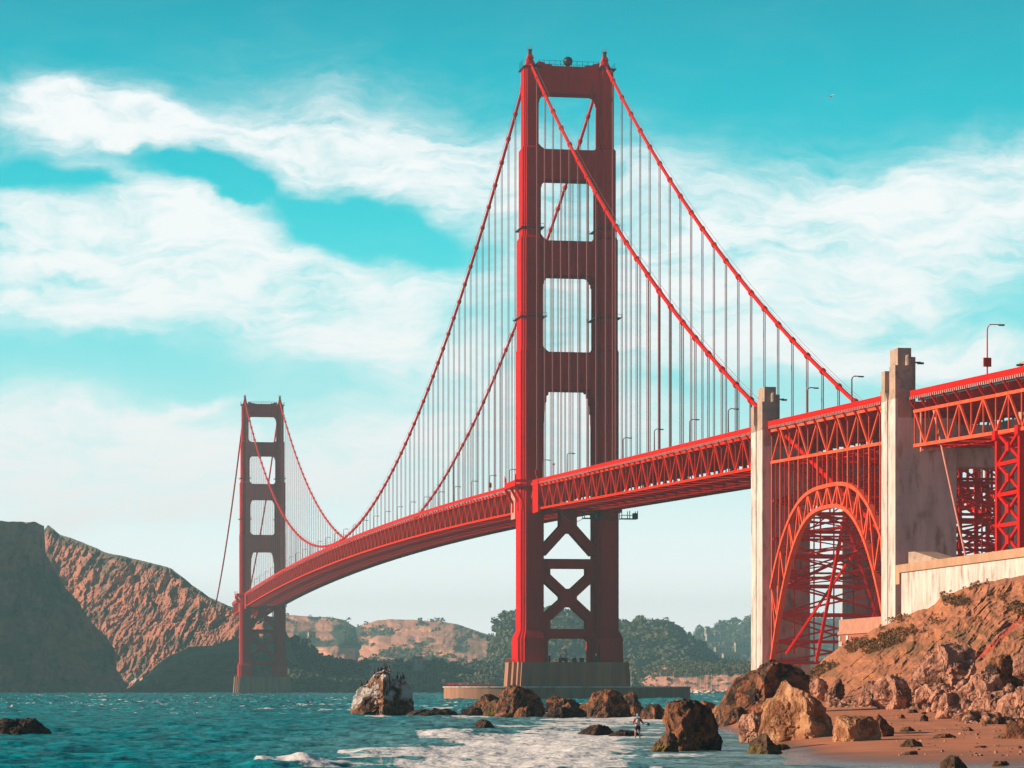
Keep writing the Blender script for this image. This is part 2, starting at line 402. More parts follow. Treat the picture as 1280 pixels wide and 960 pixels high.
    g0 = N.new('ShaderNodeNewGeometry'); mp0 = N.new('ShaderNodeMapping'); mp0.inputs['Scale'].default_value = (1, .45, 1); L.new(g0.outputs['Position'], mp0.inputs[0])
    def nz0(sc_, d): n = N.new('ShaderNodeTexNoise'); n.inputs['Scale'].default_value = sc_; n.inputs['Detail'].default_value = d; n.inputs['Roughness'].default_value = .7; L.new(mp0.outputs[0], n.inputs[0]); return n.outputs[0]
    def mth(o_, a_, b_):
        n = N.new('ShaderNodeMath'); n.operation = o_
        for i_, v_ in enumerate((a_, b_)):
            if isinstance(v_, (int, float)): n.inputs[i_].default_value = v_
            else: L.new(v_, n.inputs[i_])
        return n.outputs[0]
    fm = mth('ADD', at('foam'), mth('MULTIPLY', mth('SUBTRACT', nz0(2.2, 8), .5), 1.5))
    fr = N.new('ShaderNodeMapRange'); fr.interpolation_type = 'SMOOTHSTEP'; L.new(fm, fr.inputs[0]); fr.inputs[1].default_value = .38; fr.inputs[2].default_value = .78
    fo = mth('MULTIPLY', fr.outputs[0], mth('MINIMUM', mth('MULTIPLY', at('foam'), 4.0), 1.0))
    fcol = mix(mth('MULTIPLY', nz0(.9, 6), 1.0), (0.74, 0.84, 0.92), (0.95, 0.90, 0.90))
    tn = N.new('ShaderNodeMapRange'); tn.interpolation_type = 'SMOOTHSTEP'; L.new(nz0(.35, 9), tn.inputs[0]); tn.inputs[1].default_value = .42; tn.inputs[2].default_value = .62
    c = mix(mth('MULTIPLY', tn.outputs[0], .72), c, (0.001, 0.05, 0.075))
    c = mix(fo, c, fcol)
    L.new(c, b.inputs['Base Color'])
    N.remove(b); out = N['Material Output']
    df = N.new('ShaderNodeBsdfDiffuse'); L.new(c, df.inputs[0]); gl = N.new('ShaderNodeBsdfGlossy'); gl.inputs['Roughness'].default_value = .12
    g = N.new('ShaderNodeNewGeometry'); nz = N.new('ShaderNodeTexNoise'); nz.inputs['Scale'].default_value = 1.3; nz.inputs['Detail'].default_value = 6
    L.new(g.outputs['Position'], nz.inputs[0])
    bp = N.new('ShaderNodeBump'); bp.inputs['Strength'].default_value = .6; bp.inputs['Distance'].default_value = .3
    L.new(nz.outputs[0], bp.inputs['Height']); L.new(bp.outputs[0], df.inputs['Normal']); L.new(bp.outputs[0], gl.inputs['Normal'])
    lw = N.new('ShaderNodeLayerWeight'); lw.inputs[0].default_value = .5; L.new(bp.outputs[0], lw.inputs['Normal'])
    f1 = N.new('ShaderNodeMapRange'); L.new(lw.outputs['Facing'], f1.inputs[0]); f1.inputs[1].default_value = .5; f1.inputs[2].default_value = 1.0; f1.inputs[3].default_value = .02; f1.inputs[4].default_value = .11
    f2 = N.new('ShaderNodeMapRange'); L.new(at('foam'), f2.inputs[0]); f2.inputs[3].default_value = 1; f2.inputs[4].default_value = .05
    f3 = N.new('ShaderNodeMath'); f3.operation = 'MULTIPLY'; L.new(f1.outputs[0], f3.inputs[0]); L.new(f2.outputs[0], f3.inputs[1])
    ms = N.new('ShaderNodeMixShader'); L.new(f3.outputs[0], ms.inputs[0]); L.new(df.outputs[0], ms.inputs[1]); L.new(gl.outputs[0], ms.inputs[2]); L.new(ms.outputs[0], out.inputs[0])
    obj('sea', me, m, kind='structure')
build_sea()

# ================================================================== BEACH AND CLIFF
def shore_px(D):     # photo column of the waterline at each depth
    return np.interp(D, [60, 122, 131, 137, 150, 172, 195, 240, 300, 420], [1560, 1290, 1120, 985, 975, 962, 948, 905, 884, 860])
def sand_z(px, D):
    s = np.clip((px - shore_px(D)) / 60.0, -1.5, 9)
    up = np.interp(D, [60, 128, 180, 290, 420], [0.3, .22, .75, 2.0, 3.2])
    z = np.where(s < 0, s * .35, up * (1 - np.exp(-s * .75)))
    return z
def build_beach():
    cols = np.concatenate([np.linspace(780, 1320, 420), np.linspace(1330, 2200, 60)])
    D = 1 / np.linspace(1 / 60., 1 / 420., 420)
    PX, DD = np.meshgrid(cols, D)
    lat = (PX - 640) * DD / F
    z = sand_z(PX, DD)
    z = z + .05 * fbm(lat / 5, DD / 9, 0, 4, 3) * sm(0, .3, z) + .035 * fbm(lat / .8, DD / 2.2, 0, 3, 4) * sm(.25, 1.0, z)
    P = CAM + FWD * DD[..., None] + RIGHT * lat[..., None]; P[..., 2] = z
    wet = 1 - sm(.10, .42, z + .08 * fbm(lat / 3, DD / 5, 0, 3, 8))
    me = grid_mesh('beach', P, {'wet': wet})
    m = mat('beach_sand', (0.66, 0.235, 0.115), (0.56, 0.19, 0.09), .35, .9, .6, 2.5, c3=(0.42, 0.15, 0.08), s3=.12, t3=(.5, .7), attr=[('wet', (0.20, 0.10, 0.07))])
    N = m.node_tree.nodes; L = m.node_tree.links
    a = N.new('ShaderNodeAttribute'); a.attribute_name = 'wet'; r = N.new('ShaderNodeMapRange'); L.new(a.outputs['Fac'], r.inputs[0])
    r.inputs[3].default_value = .9; r.inputs[4].default_value = .22; L.new(r.outputs[0], N['Principled BSDF'].inputs['Roughness'])
    obj('beach', me, m, kind='structure')
build_beach()

def crown_bits(P, r, h, rng, k, jit=.9):
    """k random leaf-clump triangles/quads spread through an ellipsoid crown at P"""
    d = rng.normal(size=(k, 3)); d /= np.linalg.norm(d, axis=1)[:, None]
    c = P + d * rng.uniform(.55, 1.0, (k, 1)) * np.array([r, r, h]) + np.array([0, 0, h * .9])
    n = d + rng.normal(size=(k, 3)) * .45; n /= np.linalg.norm(n, axis=1)[:, None]
    a = np.cross(n, rng.normal(size=(k, 3))); a /= np.linalg.norm(a, axis=1)[:, None]; b = np.cross(n, a)
    s = r * rng.uniform(.16, .36, (k, 1))
    return np.stack([c - a * s - b * s * .7, c + a * s - b * s, c + a * s * .8 + b * s, c - a * s + b * s * .8], 1)
def quads_obj(name, Q, m, **kw):
    Q = np.concatenate(Q, 0); n = len(Q)
    me = bpy.data.meshes.new(name)
    me.vertices.add(n * 4); me.vertices.foreach_set('co', Q.reshape(-1).astype(np.float32))
    me.loops.add(n * 4); me.loops.foreach_set('vertex_index', np.arange(n * 4, dtype=np.int32))
    me.polygons.add(n); me.polygons.foreach_set('loop_start', np.arange(0, n * 4, 4, dtype=np.int32)); me.polygons.foreach_set('loop_total', np.full(n, 4, dtype=np.int32))
    me.update(calc_edges=True)
    return obj(name, me, m, **kw)
M['cliff'] = mat('cliff_earth', (0.54, 0.21, 0.10), (0.34, 0.13, 0.07), .45, .95, 1.0, 1.6, stretch=(1, 1, 1), c3=(0.46, 0.17, 0.06), s3=.14, t3=(.50, .62), attr=[('scrub', (0.26, 0.12, 0.045)), ('red', (0.50, 0.06, 0.03))], bdist=.25)
def build_cliff():
    cols = np.concatenate([np.linspace(935, 1320, 520), np.linspace(1324, 1900, 120)])
    top = np.interp(cols, [930, 985, 1010, 1028, 1045, 1062, 1082, 1105, 1128, 1150, 1168, 1176, 1190, 1205, 1225, 1250, 1280, 1400, 1900],
                    [866, 860, 850, 826, 813, 803, 792, 782, 770, 763, 756, 747, 740, 737, 729, 724, 720, 700, 640])
    foot = np.interp(cols, [930, 1000, 1060, 1120, 1180, 1230, 1280, 1900], [868, 882, 884, 881, 884, 890, 900, 930])
    Dt = np.interp(cols, [930, 1000, 1060, 1180, 1280, 1900], [470, 500, 500, 470, 450, 420])
    Df = np.interp(cols, [930, 1000, 1100, 1200, 1280, 1900], [400, 330, 285, 262, 225, 190])
    n = 300; t = np.linspace(-.06, 1, n)[:, None]
    PX = np.broadcast_to(cols, (n, len(cols))); T = np.broadcast_to(t, PX.shape)
    PY = foot + (top - foot) * T
    DD = Df + (Dt - Df) * (np.clip(T, -.1, 1) ** 1.15 if False else T)
    # strata and gullies running down to the left
    ang = math.radians(40); ca, sa = math.cos(ang), math.sin(ang)
    u = (PX * ca - PY * sa); v = (PX * sa + PY * ca)
    wob = fbm(PX / 70, PY / 50, 0, 3, 77) * 18
    g = fbm((v + wob) / 13, u / 60, 0, 5, 61, ridge=True)
    big = fbm(PX / 95, PY / 60, 0, 4, 63, ridge=True)
    fine = fbm(PX / 9, PY / 7, 0, 4, 65, .6)
    edge = sm(0, .05, T) * sm(1.0, .93, T) + .12
    g2 = fbm((v + wob) / 4.5, u / 26, 0, 5, 62, .6, ridge=True)
    fa = facet(v / 15 + wob / 20, u / 34, 5) * 3.4 + facet(v / 6 + wob / 12, u / 13, 8) * 1.6
    DD = DD + fa * edge * (.75 - .5 * sm(.3, .8, T))
    DD = DD + (-g * 3.0 - g2 * 1.8 - big * 11 - fine * 1.8) * edge
    PY = PY + (fbm(PX / 14, T * 3, 0, 4, 66) * 2.4) * sm(.6, 1, T)
    scrub = sm(.08, .35, fbm(PX / 26, PY / 15, 0, 5, 68) + .55 * sm(.72, 1.0, T) * fbm(PX / 30, PY / 12, 0, 4, 71) + .1 * sm(.7, 1, T)) * sm(.25, .7, T)
    red = sm(7, 2, np.abs((PY - 813) + (PX - 1232) * .88 + fbm(PX / 14, PY / 14, 0, 3, 9) * 5)) * sm(1195, 1225, PX) * .8
    P = Wg(PX, PY, DD)
    # the land goes on behind the brow, level, under the bridge's footing
    back = []
    last = P[-1]
    for k, dd in enumerate((25, 70, 130, 200, 280)):
        dl = (last - CAM) @ FWD; q = last + (last - CAM) * (dd / dl)[:, None]; q[:, 2] = last[:, 2] * (1 - .012 * (k + 1)) - .6 * (k > 0)
        q[:, 2] = np.where(cols < 1010, -2, q[:, 2]); back.append(q)
    P = np.concatenate([P, np.array(back)], 0)
    rng = np.random.default_rng(12); Q = []; n_ = 0
    ok = np.argwhere((scrub > .12) & (T > .70) & (PX > 1000) & (PX < 1330))
    for _ in range(4200):
        i_, j_ = ok[rng.integers(len(ok))]; sz = rng.uniform(.12, .42)
        Q.append(crown_bits(P[i_, j_] + rng.normal(size=3) * .3, sz, sz * .7, rng, 16))
    quads_obj('scrub', Q, mat('dry_scrub', (0.20, 0.10, 0.04), (0.36, 0.17, 0.06), .5, .95, c3=(0.075, 0.055, 0.03), s3=.3, t3=(.5, .62)), label='dry brown and ochre scrub on the brow of the hillside', cat='scrub', kind='stuff')
    z0 = np.zeros((5, len(cols)))
    me = grid_mesh('hillside', P, {'scrub': np.concatenate([scrub, z0]), 'red': np.concatenate([red, z0])})
    obj('hillside', me, M['cliff'], kind='structure')
build_cliff()

# ================================================================== DISTANT LAND
def hill(name, prof, D0, D1, seed, m, amp=12, px0=None, px1=None, foot=867.5, nx=300, nt=90, gx=30, gy=18, feat=None, base=None, attrs=None, rag=1.0, steep=False):
    xs = [p[0] for p in prof]; ys = [p[1] for p in prof]
    cols = np.linspace(px0 or xs[0], px1 or xs[-1], nx)
    top = np.interp(cols, xs, ys) + fbm(cols / 11, cols * 0 + seed, 0, 4, seed) * rag
    t = np.linspace(0, 1, nt)[:, None]
    PX = np.broadcast_to(cols, (nt, nx)).copy(); T = np.broadcast_to(t, PX.shape)
    PY = foot + (top - foot) * T
    if steep: PX = PX + (fbm(T * 7, T * 0, 0, 6, seed, .6) * 14 + fbm(T * 40, T * 0, 0, 3, seed) * 2.5) * sm(1, .9, T)
    D = D0 + (D1 - D0) * T ** 1.2
    D = D + fbm(PX / gx, PY / gy, 0, 5, seed + 3, ridge=True) * amp * sm(0, .08, T) 
    if feat is not None: D = D + feat(PX, PY, T)
    P = Wg(PX, PY, D)
    last = P[-1]; back = []
    for k, (dd, zf) in enumerate((((20, .95), (50, .7), (90, .3), (130, -.01)) if steep else ((40, 1.0), (160, .97), (400, .75), (900, -.01)))):
        dl = (last - CAM) @ FWD; q = last + (last - CAM) * (dd / dl)[:, None]; q[:, 2] = last[:, 2] * zf - .5; back.append(q)
    A = {}
    if attrs:
        for k, a in attrs(PX, PY, T).items(): A[k] = np.concatenate([a, np.zeros((4, nx))])
    me = grid_mesh(name, np.concatenate([P, np.array(back)], 0), A)
    return obj(name, me, m, kind='structure'), (PX, PY, D, P)

M['headland'] = mat('headland_rock', (0.48, 0.185, 0.12), (0.33, 0.13, 0.09), .035, .95, .8, .25, c3=(0.10, 0.085, 0.06), s3=.02, t3=(.56, .66), attr=[('scrub', (0.07, 0.08, 0.055)), ('pale', (0.62, 0.5, 0.42))], bdist=1.0)
def head_feat(PX, PY, T):
    xv = np.interp(T, [0, .08, .35, .62, .85, .95, 1], [150, 138, 118, 88, 66, 56, 58]) + fbm(PY / 20, PX * 0, 0, 4, 5) * 7
    xc = np.interp(T, [0, .1, .25, .42, .52, .7, 1], [152, 172, 205, 232, 266, 306, 340]) + fbm(PY / 14, PX * 0 + 3, 0, 4, 6) * 9
    W_ = xc - xv
    lit = np.where(PX < xv, (xv - PX) * .25, np.where(PX < xc, -(PX - xv) * 1.35, -W_ * 1.35 + (PX - xc) * 1.7))
    w = (PX > xv) & (PX < xc)
    # gullies raking down to the left across the sunlit flank
    a = math.radians(52); s = (PX * math.cos(a) + PY * math.sin(a)); q = (-PX * math.sin(a) + PY * math.cos(a))
    wb = fbm(PX / 40, PY / 40, 0, 3, 12) * 12
    g = fbm((PX * .9 + PY * .55 + wb) / 13.0, (PY - PX * .5) / 50, 0, 7, 21, .66, ridge=True) * 10 + fbm((PX + PY * .4) / 5, (PY - PX * .5) / 11, 0, 5, 23, .65) * 5 + facet((PX + PY * .5) / 9, (PY - PX * .5) / 22, 3) * 7 + facet((PX + PY * .5) / 4, (PY - PX * .5) / 8, 4) * 3
    gul = np.where(w, g, g * .25 + 0) * sm(0, .04, T) * sm(1, .97, T)
    # a few lit outcrops on the dark face behind the far tower
    oc = 0
    for (cx, cy, rx, ry) in ((336, 800, 9, 18), (324, 822, 5, 9), (328, 792, 5, 8), (357, 836, 6, 6), (331, 836, 4, 5)):
        oc = oc + -26 * (PX - cx + 3 * rx) / rx * .5 * np.exp(-((PX - cx) / rx) ** 2 - ((PY - cy) / ry) ** 2)
    return lit + gul + oc
def head_attr(PX, PY, T):
    sc_ = sm(.2, .5, fbm(PX / 22, PY / 16, 0, 5, 31)) * .7
    sc_ = np.maximum(sc_, sm(.93, .985, T) * .9)
    pale = np.exp(-((PX - 168) / 7) ** 2 - ((PY - 849) / 5) ** 2) + .55 * np.exp(-((PX - 187) / 14) ** 2 - ((PY - 852) / 9) ** 2) * sm(-.1, .3, fbm(PX / 4, PY / 4, 0, 3, 4))
    return {'scrub': sc_, 'pale': np.clip(pale, 0, 1)}
hill('headland', [(-30, 866), (20, 790), (50, 668), (60, 656), (75, 668), (100, 676), (130, 690), (180, 701), (215, 711), (240, 731), (262, 747), (285, 757), (330, 768), (352, 775), (362, 800), (374, 828), (385, 846), (398, 867)],
     3060, 3220, 11, M['headland'], 7, nx=860, nt=420, feat=head_feat, attrs=head_attr, rag=1.2, foot=867)

def dark_feat(PX, PY, T):
    return (np.maximum(PX, -150) - 60) * 1.25 + fbm((PX + PY * .4) / 34, (PY - PX * .4) / 50, 0, 7, 90, .62, ridge=True) * 20 + facet(PX / 12, PY / 20, 9) * 5
hill('headland', [(-900, 700), (-500, 655), (-300, 640), (-120, 645), (0, 651), (44, 653), (56, 657), (57, 690), (64, 705), (80, 732), (95, 750), (115, 778), (132, 795), (144, 812), (146, 840), (150, 860), (152, 867)],
     2700, 2745, 19, M['headland'], 5, nx=500, nt=160, feat=dark_feat, attrs=lambda PX, PY, T: {'scrub': .15 + .85 * sm(-.15, .3, fbm(PX / 30, PY / 20, 0, 4, 8)), 'pale': PX * 0}, rag=1.8, foot=867.3, steep=True)
M['gold'] = mat('dry_grass_hill', (0.72, 0.34, 0.24), (0.60, 0.27, 0.19), .006, .95, .3, .02, c3=(0.42, 0.2, 0.12), s3=.004, t3=(.5, .65), attr=[('scrub', (0.055, 0.075, 0.045))], bdist=3)
def gold_attr(PX, PY, T):
    n = fbm(PX / 24, PY / 11, 0, 5, 131) + .25 * fbm(PX / 5, PY / 4, 0, 3, 132)
    low = sm(.36, .14, T) * .6
    def bl(cx, cy, rx, ry): return np.exp(-((PX - cx) / rx) ** 2 - ((PY - cy) / ry) ** 2)
    b = bl(425, 790, 20, 9) + bl(375, 795, 12, 14) + bl(390, 782, 8, 16) * .5 + bl(545, 800, 24, 10) * .6 + bl(610, 775, 30, 5) * .4 + bl(420, 805, 45, 5) * .9 + bl(640, 770, 40, 30) * .8
    return {'scrub': sm(.24, .46, n + low + b * .8 + .04)}
g1, G1 = hill('golden_hill', [(340, 764), (356, 768), (375, 770), (415, 772), (430, 775), (445, 784), (455, 780), (470, 776), (490, 774), (520, 775), (555, 777), (570, 780), (600, 790), (620, 796), (645, 798), (680, 802), (760, 820)],
     4200, 5600, 101, M['gold'], 110, nx=420, nt=120, gx=60, gy=30, attrs=gold_attr, rag=.6, feat=lambda PX, PY, T: -3.2 * (np.clip(PX, 340, 650) - 480))
M['woodland_floor'] = mat('woodland_floor', (0.06, 0.075, 0.045), (0.09, 0.09, 0.05), .02, .95, .4, .05)
fh, FH = hill('wooded_hill', [(596, 866), (612, 838), (618, 806), (628, 780), (645, 769), (690, 766), (740, 776), (775, 784), (810, 782), (835, 786), (850, 796), (862, 800), (875, 812), (885, 824), (905, 834), (930, 845), (960, 862)],
     3300, 4000, 151, M['woodland_floor'], 60, nx=260, nt=90, gx=50, gy=28)
rh, RH = hill('far_wooded_ridge', [(820, 866), (845, 820), (864, 797), (880, 787), (905, 781), (925, 780), (945, 776), (1000, 772), (1100, 774), (1250, 790)],
     5600, 6800, 171, M['woodland_floor'], 130, nx=200, nt=60, gx=50, gy=28)
sp, SP = hill('scrub_spit', [(770, 866.5), (785, 858), (800, 851), (820, 838), (835, 832), (870, 831), (905, 829), (930, 829), (960, 834), (1010, 850)],
     2700, 3000, 191, M['gold'], 22, nx=220, nt=60, gx=26, gy=10, feat=lambda PX, PY, T: -1.1 * (PX - 850), attrs=lambda PX, PY, T: {'scrub': sm(.1, .4, fbm(PX / 12, PY / 5, 0, 5, 7) + .5 * sm(.5, .72, T) * sm(825, 850, PX) - .4 * sm(.35, .1, T))})
lw, LW = hill('low_wooded_shore', [(362, 800), (380, 806), (398, 824), (420, 831), (445, 832), (462, 830), (478, 834), (500, 836), (520, 832), (545, 830), (575, 834), (600, 832), (650, 834), (700, 836), (760, 838), (800, 842)],
     2750, 3300, 181, M['woodland_floor'], 40, nx=260, nt=60, gx=40, gy=16)

# trees: crowns of many small leaf clumps standing on the far slopes
M['leaf'] = mat('dark_foliage', (0.075, 0.095, 0.06), (0.15, 0.14, 0.08), .02, .9, c3=(0.05, 0.07, 0.05), s3=.012, t3=(.5, .62))
def woods(name, label, G, n, seed, rm, hm, keep, k=26):
    PX, PY, D, P = G; rng = np.random.default_rng(seed); Q = []
    r_, c_ = PX.shape; cnt = 0; tries = 0
    while cnt < n and tries < n * 30:
        tries += 1
        i = int(rng.integers(1, r_)); j = int(rng.integers(1, c_ - 1))
        if rng.random() > keep(PX[i, j], PY[i, j], i / (r_ - 1)): continue
        s = rng.uniform(.6, 1.35)
        Q.append(crown_bits(P[i, j] + rng.normal(size=3) * np.array([4, 4, 0]), rm * s, hm * s * rng.uniform(.8, 1.3), rng, k)); cnt += 1
    quads_obj(name, Q, M['leaf'], label=label, cat='woodland', kind='stuff')
woods('woodland', 'dense dark wood covering the rounded hill right of the near tower', FH, 4200, 1, 6, 5, lambda x, y, t: 1.0 if t > .08 else .3, 40)
woods('woodland', 'hazy blue-green wood with pale houses on the farthest ridge', RH, 1500, 2, 9, 7, lambda x, y, t: 1.0 if t > .25 else .2, 24)
woods('woodland', 'dark shoreline trees below the golden hills between the towers', LW, 2200, 3, 4.5, 3.6, lambda x, y, t: 1.0, 34)
woods('scrub', 'scattered bushes on the folds of the golden hills', G1, 900, 4, 5.5, 3, lambda x, y, t: float(np.clip(3.2 * (fbm(np.array([x / 24.]), np.array([y / 11.]), 0, 3, 131)[0] + .55 * max(0, .5 - t) ), 0, 1)), 12)
woods('scrub', 'low grey-green scrub on the spit behind the marina', SP, 700, 5, 2.4, 1.5, lambda x, y, t: 1.0 if (t > .6 and x > 815) else .03, 16)

# ================================================================== BRIDGE
NT = 1280.0
def zr(y):   # elevation of the top of the sidewalk rail along the bridge
    if y >= 0: return 78.0 + 8.0 * (1 - ((y - 640) / 640.0) ** 2)
    if y >= -340: return 78.0 + y * .0267
    return float(np.interp(y, [-600, -526, -456, -340], [61.0, 63.0, 65.3, 68.9]))
XP = [-0.2]
def step_poly(a, b, s=1.0):
    """cruciform leg plan with two set-backs at every corner"""
    tx, ty = .17 * a * s, .17 * b * s
    q = [(a, b - 2 * ty), (a - tx, b - 2 * ty), (a - tx, b - ty), (a - 2 * tx, b - ty), (a - 2 * tx, b)]
    pts = q + [(-x, y) for x, y in q[::-1]] + [(-x, -y) for x, y in q] + [(x, -y) for x, y in q[::-1]]
    return pts
def tower(label, y0):
    t = thing('bridge_tower', label, 'bridge tower', 'towers of the suspension bridge', (0, y0, 0))
    for s in (-1, 1):
        m = MB(); cx = 13.7 * s
        def sec(a, b, z0, z1, a2=None, b2=None):
            p = [(x + cx, y) for x, y in step_poly(a, b)]
            p2 = [(x + cx, y) for x, y in step_poly(a2 or a, b2 or b)]
            m.prism(p, z0, z1, p2)
        sec(5.5, 9.6, 13, 21.6); sec(5.5, 9.6, 21.6, 24.4, 4.25, 7.9)
        sec(4.2, 7.8, 24.4, 124.6); sec(4.2, 7.8, 124.6, 125.4, 4.0, 7.4)
        sec(3.95, 7.3, 125.4, 165.0); sec(3.95, 7.3, 165.0, 166.0, 3.4, 6.3)
        sec(3.35, 6.2, 166, 197.2); sec(3.35, 6.2, 197.2, 198.2, 2.7, 5.2)
        sec(2.65, 5.1, 198.2, 226.5); sec(2.2, 4.2, 226.5, 230.2, .8, 1.8)
        m.build('tower_leg', M['tower'], t)
        h = MB(); h.prism([(cx - 1.1, -2.6), (cx + 1.1, -2.6), (cx + 1.1, 2.6), (cx - 1.1, 2.6)], 230.0, 231.6, [(cx - .7, -1.4), (cx + .7, -1.4), (cx + .7, 1.4), (cx - .7, 1.4)])
        sd = h.build('saddle_housing', M['tower'], t)
        b = MB(); b.tube([(cx, 0, 231.4), (cx, 0, 233.2)], .75, 8); b.tube([(cx, 0, 233.2), (cx, 0, 233.5)], .95, 8)
        for k in range(6):
            an_ = k * math.pi / 3; b.tube([(cx + .85 * math.cos(an_), .85 * math.sin(an_), 233.4), (cx + .85 * math.cos(an_), .85 * math.sin(an_), 234.8)], .06, 4)
        b.build('beacon', M['dark'], t)
        g = MB()   # galleries round the leg
        for zz, a_, b_ in ((168.6, 3.35, 6.2), (136.6, 3.95, 7.3)):
            g.box(cx - a_ - .9, cx + a_ + .9, -b_ - .9, b_ + .9, zz, zz + .25)
            for (x, y) in ((-1, -1), (-1, 1), (1, -1), (1, 1), (0, -1), (0, 1)):
                g.box(cx + x * (a_ + .8) - .06, cx + x * (a_ + .8) + .06, y * (b_ + .8) - .06, y * (b_ + .8) + .06, zz, zz + 1.4)
            g.beam((cx - a_ - .85, -b_ - .85, zz + 1.3), (cx + a_ + .85, -b_ - .85, zz + 1.3), .12)
        g.build('gallery', M['dark'], t)
    # portal struts with stepped haunches
    for (zb, zt, ab, at_, hh, hw, fh_) in ((217.4, 227.2, 2.65, 2.65, 6.5, 3.0, 0.0), (186.4, 197.2, 3.35, 2.65, 5.6, 2.9, 1.8), (152.0, 164.3, 3.95, 3.35, 6.8, 3.2, 2.2), (110.9, 124.3, 4.2, 3.95, 16, 3.4, 2.0)):
        xb = 13.7 - ab + .12; xt = 13.7 - at_ + .10
        def hprof(n=6):
            pts = []
            for k in range(n + 1):
                a = math.pi / 2 * k / n
                x = xb - hw * (1 - math.cos(a)); z = zb - hh * (1 - math.sin(a)); pts.append((x, z))
            # stepped: repeat corners
            st = [pts[0]]
            for p, q in zip(pts[:-1], pts[1:]): st += [(p[0], p[1] * .35 + q[1] * .65), (q[0], q[1])] if False else [(p[0] * .9 + q[0] * .1, q[1])] + [(q[0], q[1] + .01)]
            return st
        hp = hprof()
        top = [(xt, zt + fh_), (xt - .9, zt + fh_ * .45), (xt - 2.2, zt)] if fh_ else [(xt, zt + 1.6), (xt - 2.4, zt + 1.0), (xt - 2.4, zt + .6), (xt - 5, zt + .5), (xt - 5, zt)]
        right = hp[:1] + hp[1:]
        poly = [(x, z) for x, z in right] + [(-x, z) for x, z in right[::-1]] + [(-x, z) for x, z in top] + [(x, z) for x, z in top[::-1]]
        d = {217.4: 3.6, 186.4: 4.2, 152.0: 5.0, 110.9: 5.6}[zb]
        s_ = MB()
        # triangulate cleanly through bmesh: split the profile into vertical slabs
        xs = sorted(set(round(x, 4) for x, z in poly))
        def edge(lst, x): return float(np.interp(x, [p[0] for p in lst], [p[1] for p in lst]))
        low = sorted([(x, z) for x, z in right] + [(-x, z) for x, z in right]); upp = sorted([(x, z) for x, z in top] + [(-x, z) for x, z in top])
        me_poly = poly
        bmm = bmesh.new()
        vs0 = [bmm.verts.new((x, -d, z)) for x, z in me_poly]; f0 = bmm.faces.new(vs0)
        r = bmesh.ops.extrude_face_region(bmm, geom=[f0]); 
        bmesh.ops.translate(bmm, verts=[v for v in r['geom'] if isinstance(v, bmesh.types.BMVert)], vec=(0, 2 * d, 0))
        bmesh.ops.recalc_face_normals(bmm, faces=bmm.faces)
        me = bpy.data.meshes.new('portal_strut'); bmm.to_mesh(me); bmm.free()
        o = obj('portal_strut', me, M['tower'], t)
        rb = MB()     # vertical fluting on both faces
        n = 9
        for k in range(n):
            x = -8.2 + 16.4 * k / (n - 1)
            for q in (-1, 1): rb.box(x - .28, x + .28, q * d - .18, q * d + .18, zb + .9, zt - .9)
        rb.build('fluting', M['tower'], o)
    # bracing below the deck
    d = 3.2
    def hs(z0, z1): 
        m = MB(); m.box(-9.7, 9.7, -d, d, z0, z1)
        for s in (-1, 1): m.prism([(s * 9.7, z0 - 3.2), (s * 9.7, z0 + .2), (s * 6.4, z0 + .2)], -d + .1, d - .1, axis='y')
        m.build('horizontal_strut', M['tower'], t)
    hs(46.8, 50.2); hs(21.6, 25.0)
    def xb(z0, z1, zc, full=True):
        m = MB(); w = 3.4
        for s in (-1, 1):
            m.beam((s * 9.6, 0, z1), (0, 0, zc), 2 * (d - .3), w, up=(1, 0, 0) if False else (0, 0, 1)) if z1 else None
            if full: m.beam((s * 9.6, 0, z0), (0, 0, zc), 2 * (d - .3), w)
        m.box(-3.0, 3.0, -d + .1, d - .1, zc - 3.3, zc + 3.3)
        for s in (-1, 1):
            for z in ([z0] if full else []) + ([z1] if z1 else []):
                m.prism([(s * 9.75, z - 3.4), (s * 9.75, z + 3.4), (s * 6.7, z + 2.6), (s * 6.7, z - 2.6)], -d + .15, d - .15, axis='y')
        m.build('cross_brace', M['tower'], t)
    xb(27.5, 45.0, 36.2)
    m = MB()
    for s in (-1, 1): m.beam((s * 9.6, 0, 52.5), (0, 0, 63.0), 2 * (d - .3), 3.4)
    m.box(-3.0, 3.0, -d + .1, d - .1, 59.5, 68.5); m.box(-9.7, 9.7, -d - .1, d + .1, 67.6, 70.4); m.build('cross_brace', M['tower'], t)
    # sidewalk balcony round each leg, with brackets
    zz = zr(0) - 1.6
    for s in (-1, 1):
        m = MB(); cx = 13.7 * s
        m.box(min(cx + s * 2, cx + s * 7.2), max(cx + s * 2, cx + s * 7.2), -10.5, 12.5, zz - .5, zz)
        for yy in (-10.3, 12.3): m.beam((cx + s * .5, yy, zz + 1.2), (cx + s * 7.1, yy, zz + 1.2), .25, 1.0)
        m.beam((cx + s * 7.1, -10.4, zz + .75), (cx + s * 7.1, 12.4, zz + .75), .18, 1.6)
        for yy in (-9, 0, 11):
            m.beam((cx + s * 7.0, yy, zz - .6), (cx + s * 4.3, yy, zz - 5.5), .5, .9); m.beam((cx + s * 4.3, yy, zz - 5.5), (cx + s * 4.3, yy, zz - 9), .5, .9)
        for (yy, h_) in ((12, 4.2), (9.5, 3.4), (-10, 3.5)): m.tube([(cx + s * 7.0, yy, zz), (cx + s * 7.0, yy, zz + h_)], .22, 6)
        m.build('sidewalk_balcony', M['steel'], t)
        w = MB(); w.box(cx + s * 2.7 - .5, cx + s * 2.7 + .5, 12.6, 21.5, zz - 11.0, zz - .6)
        w.build('wind_lock_panel', M['pale_pink'], t, label='pale pink faded panel beside the tower leg')
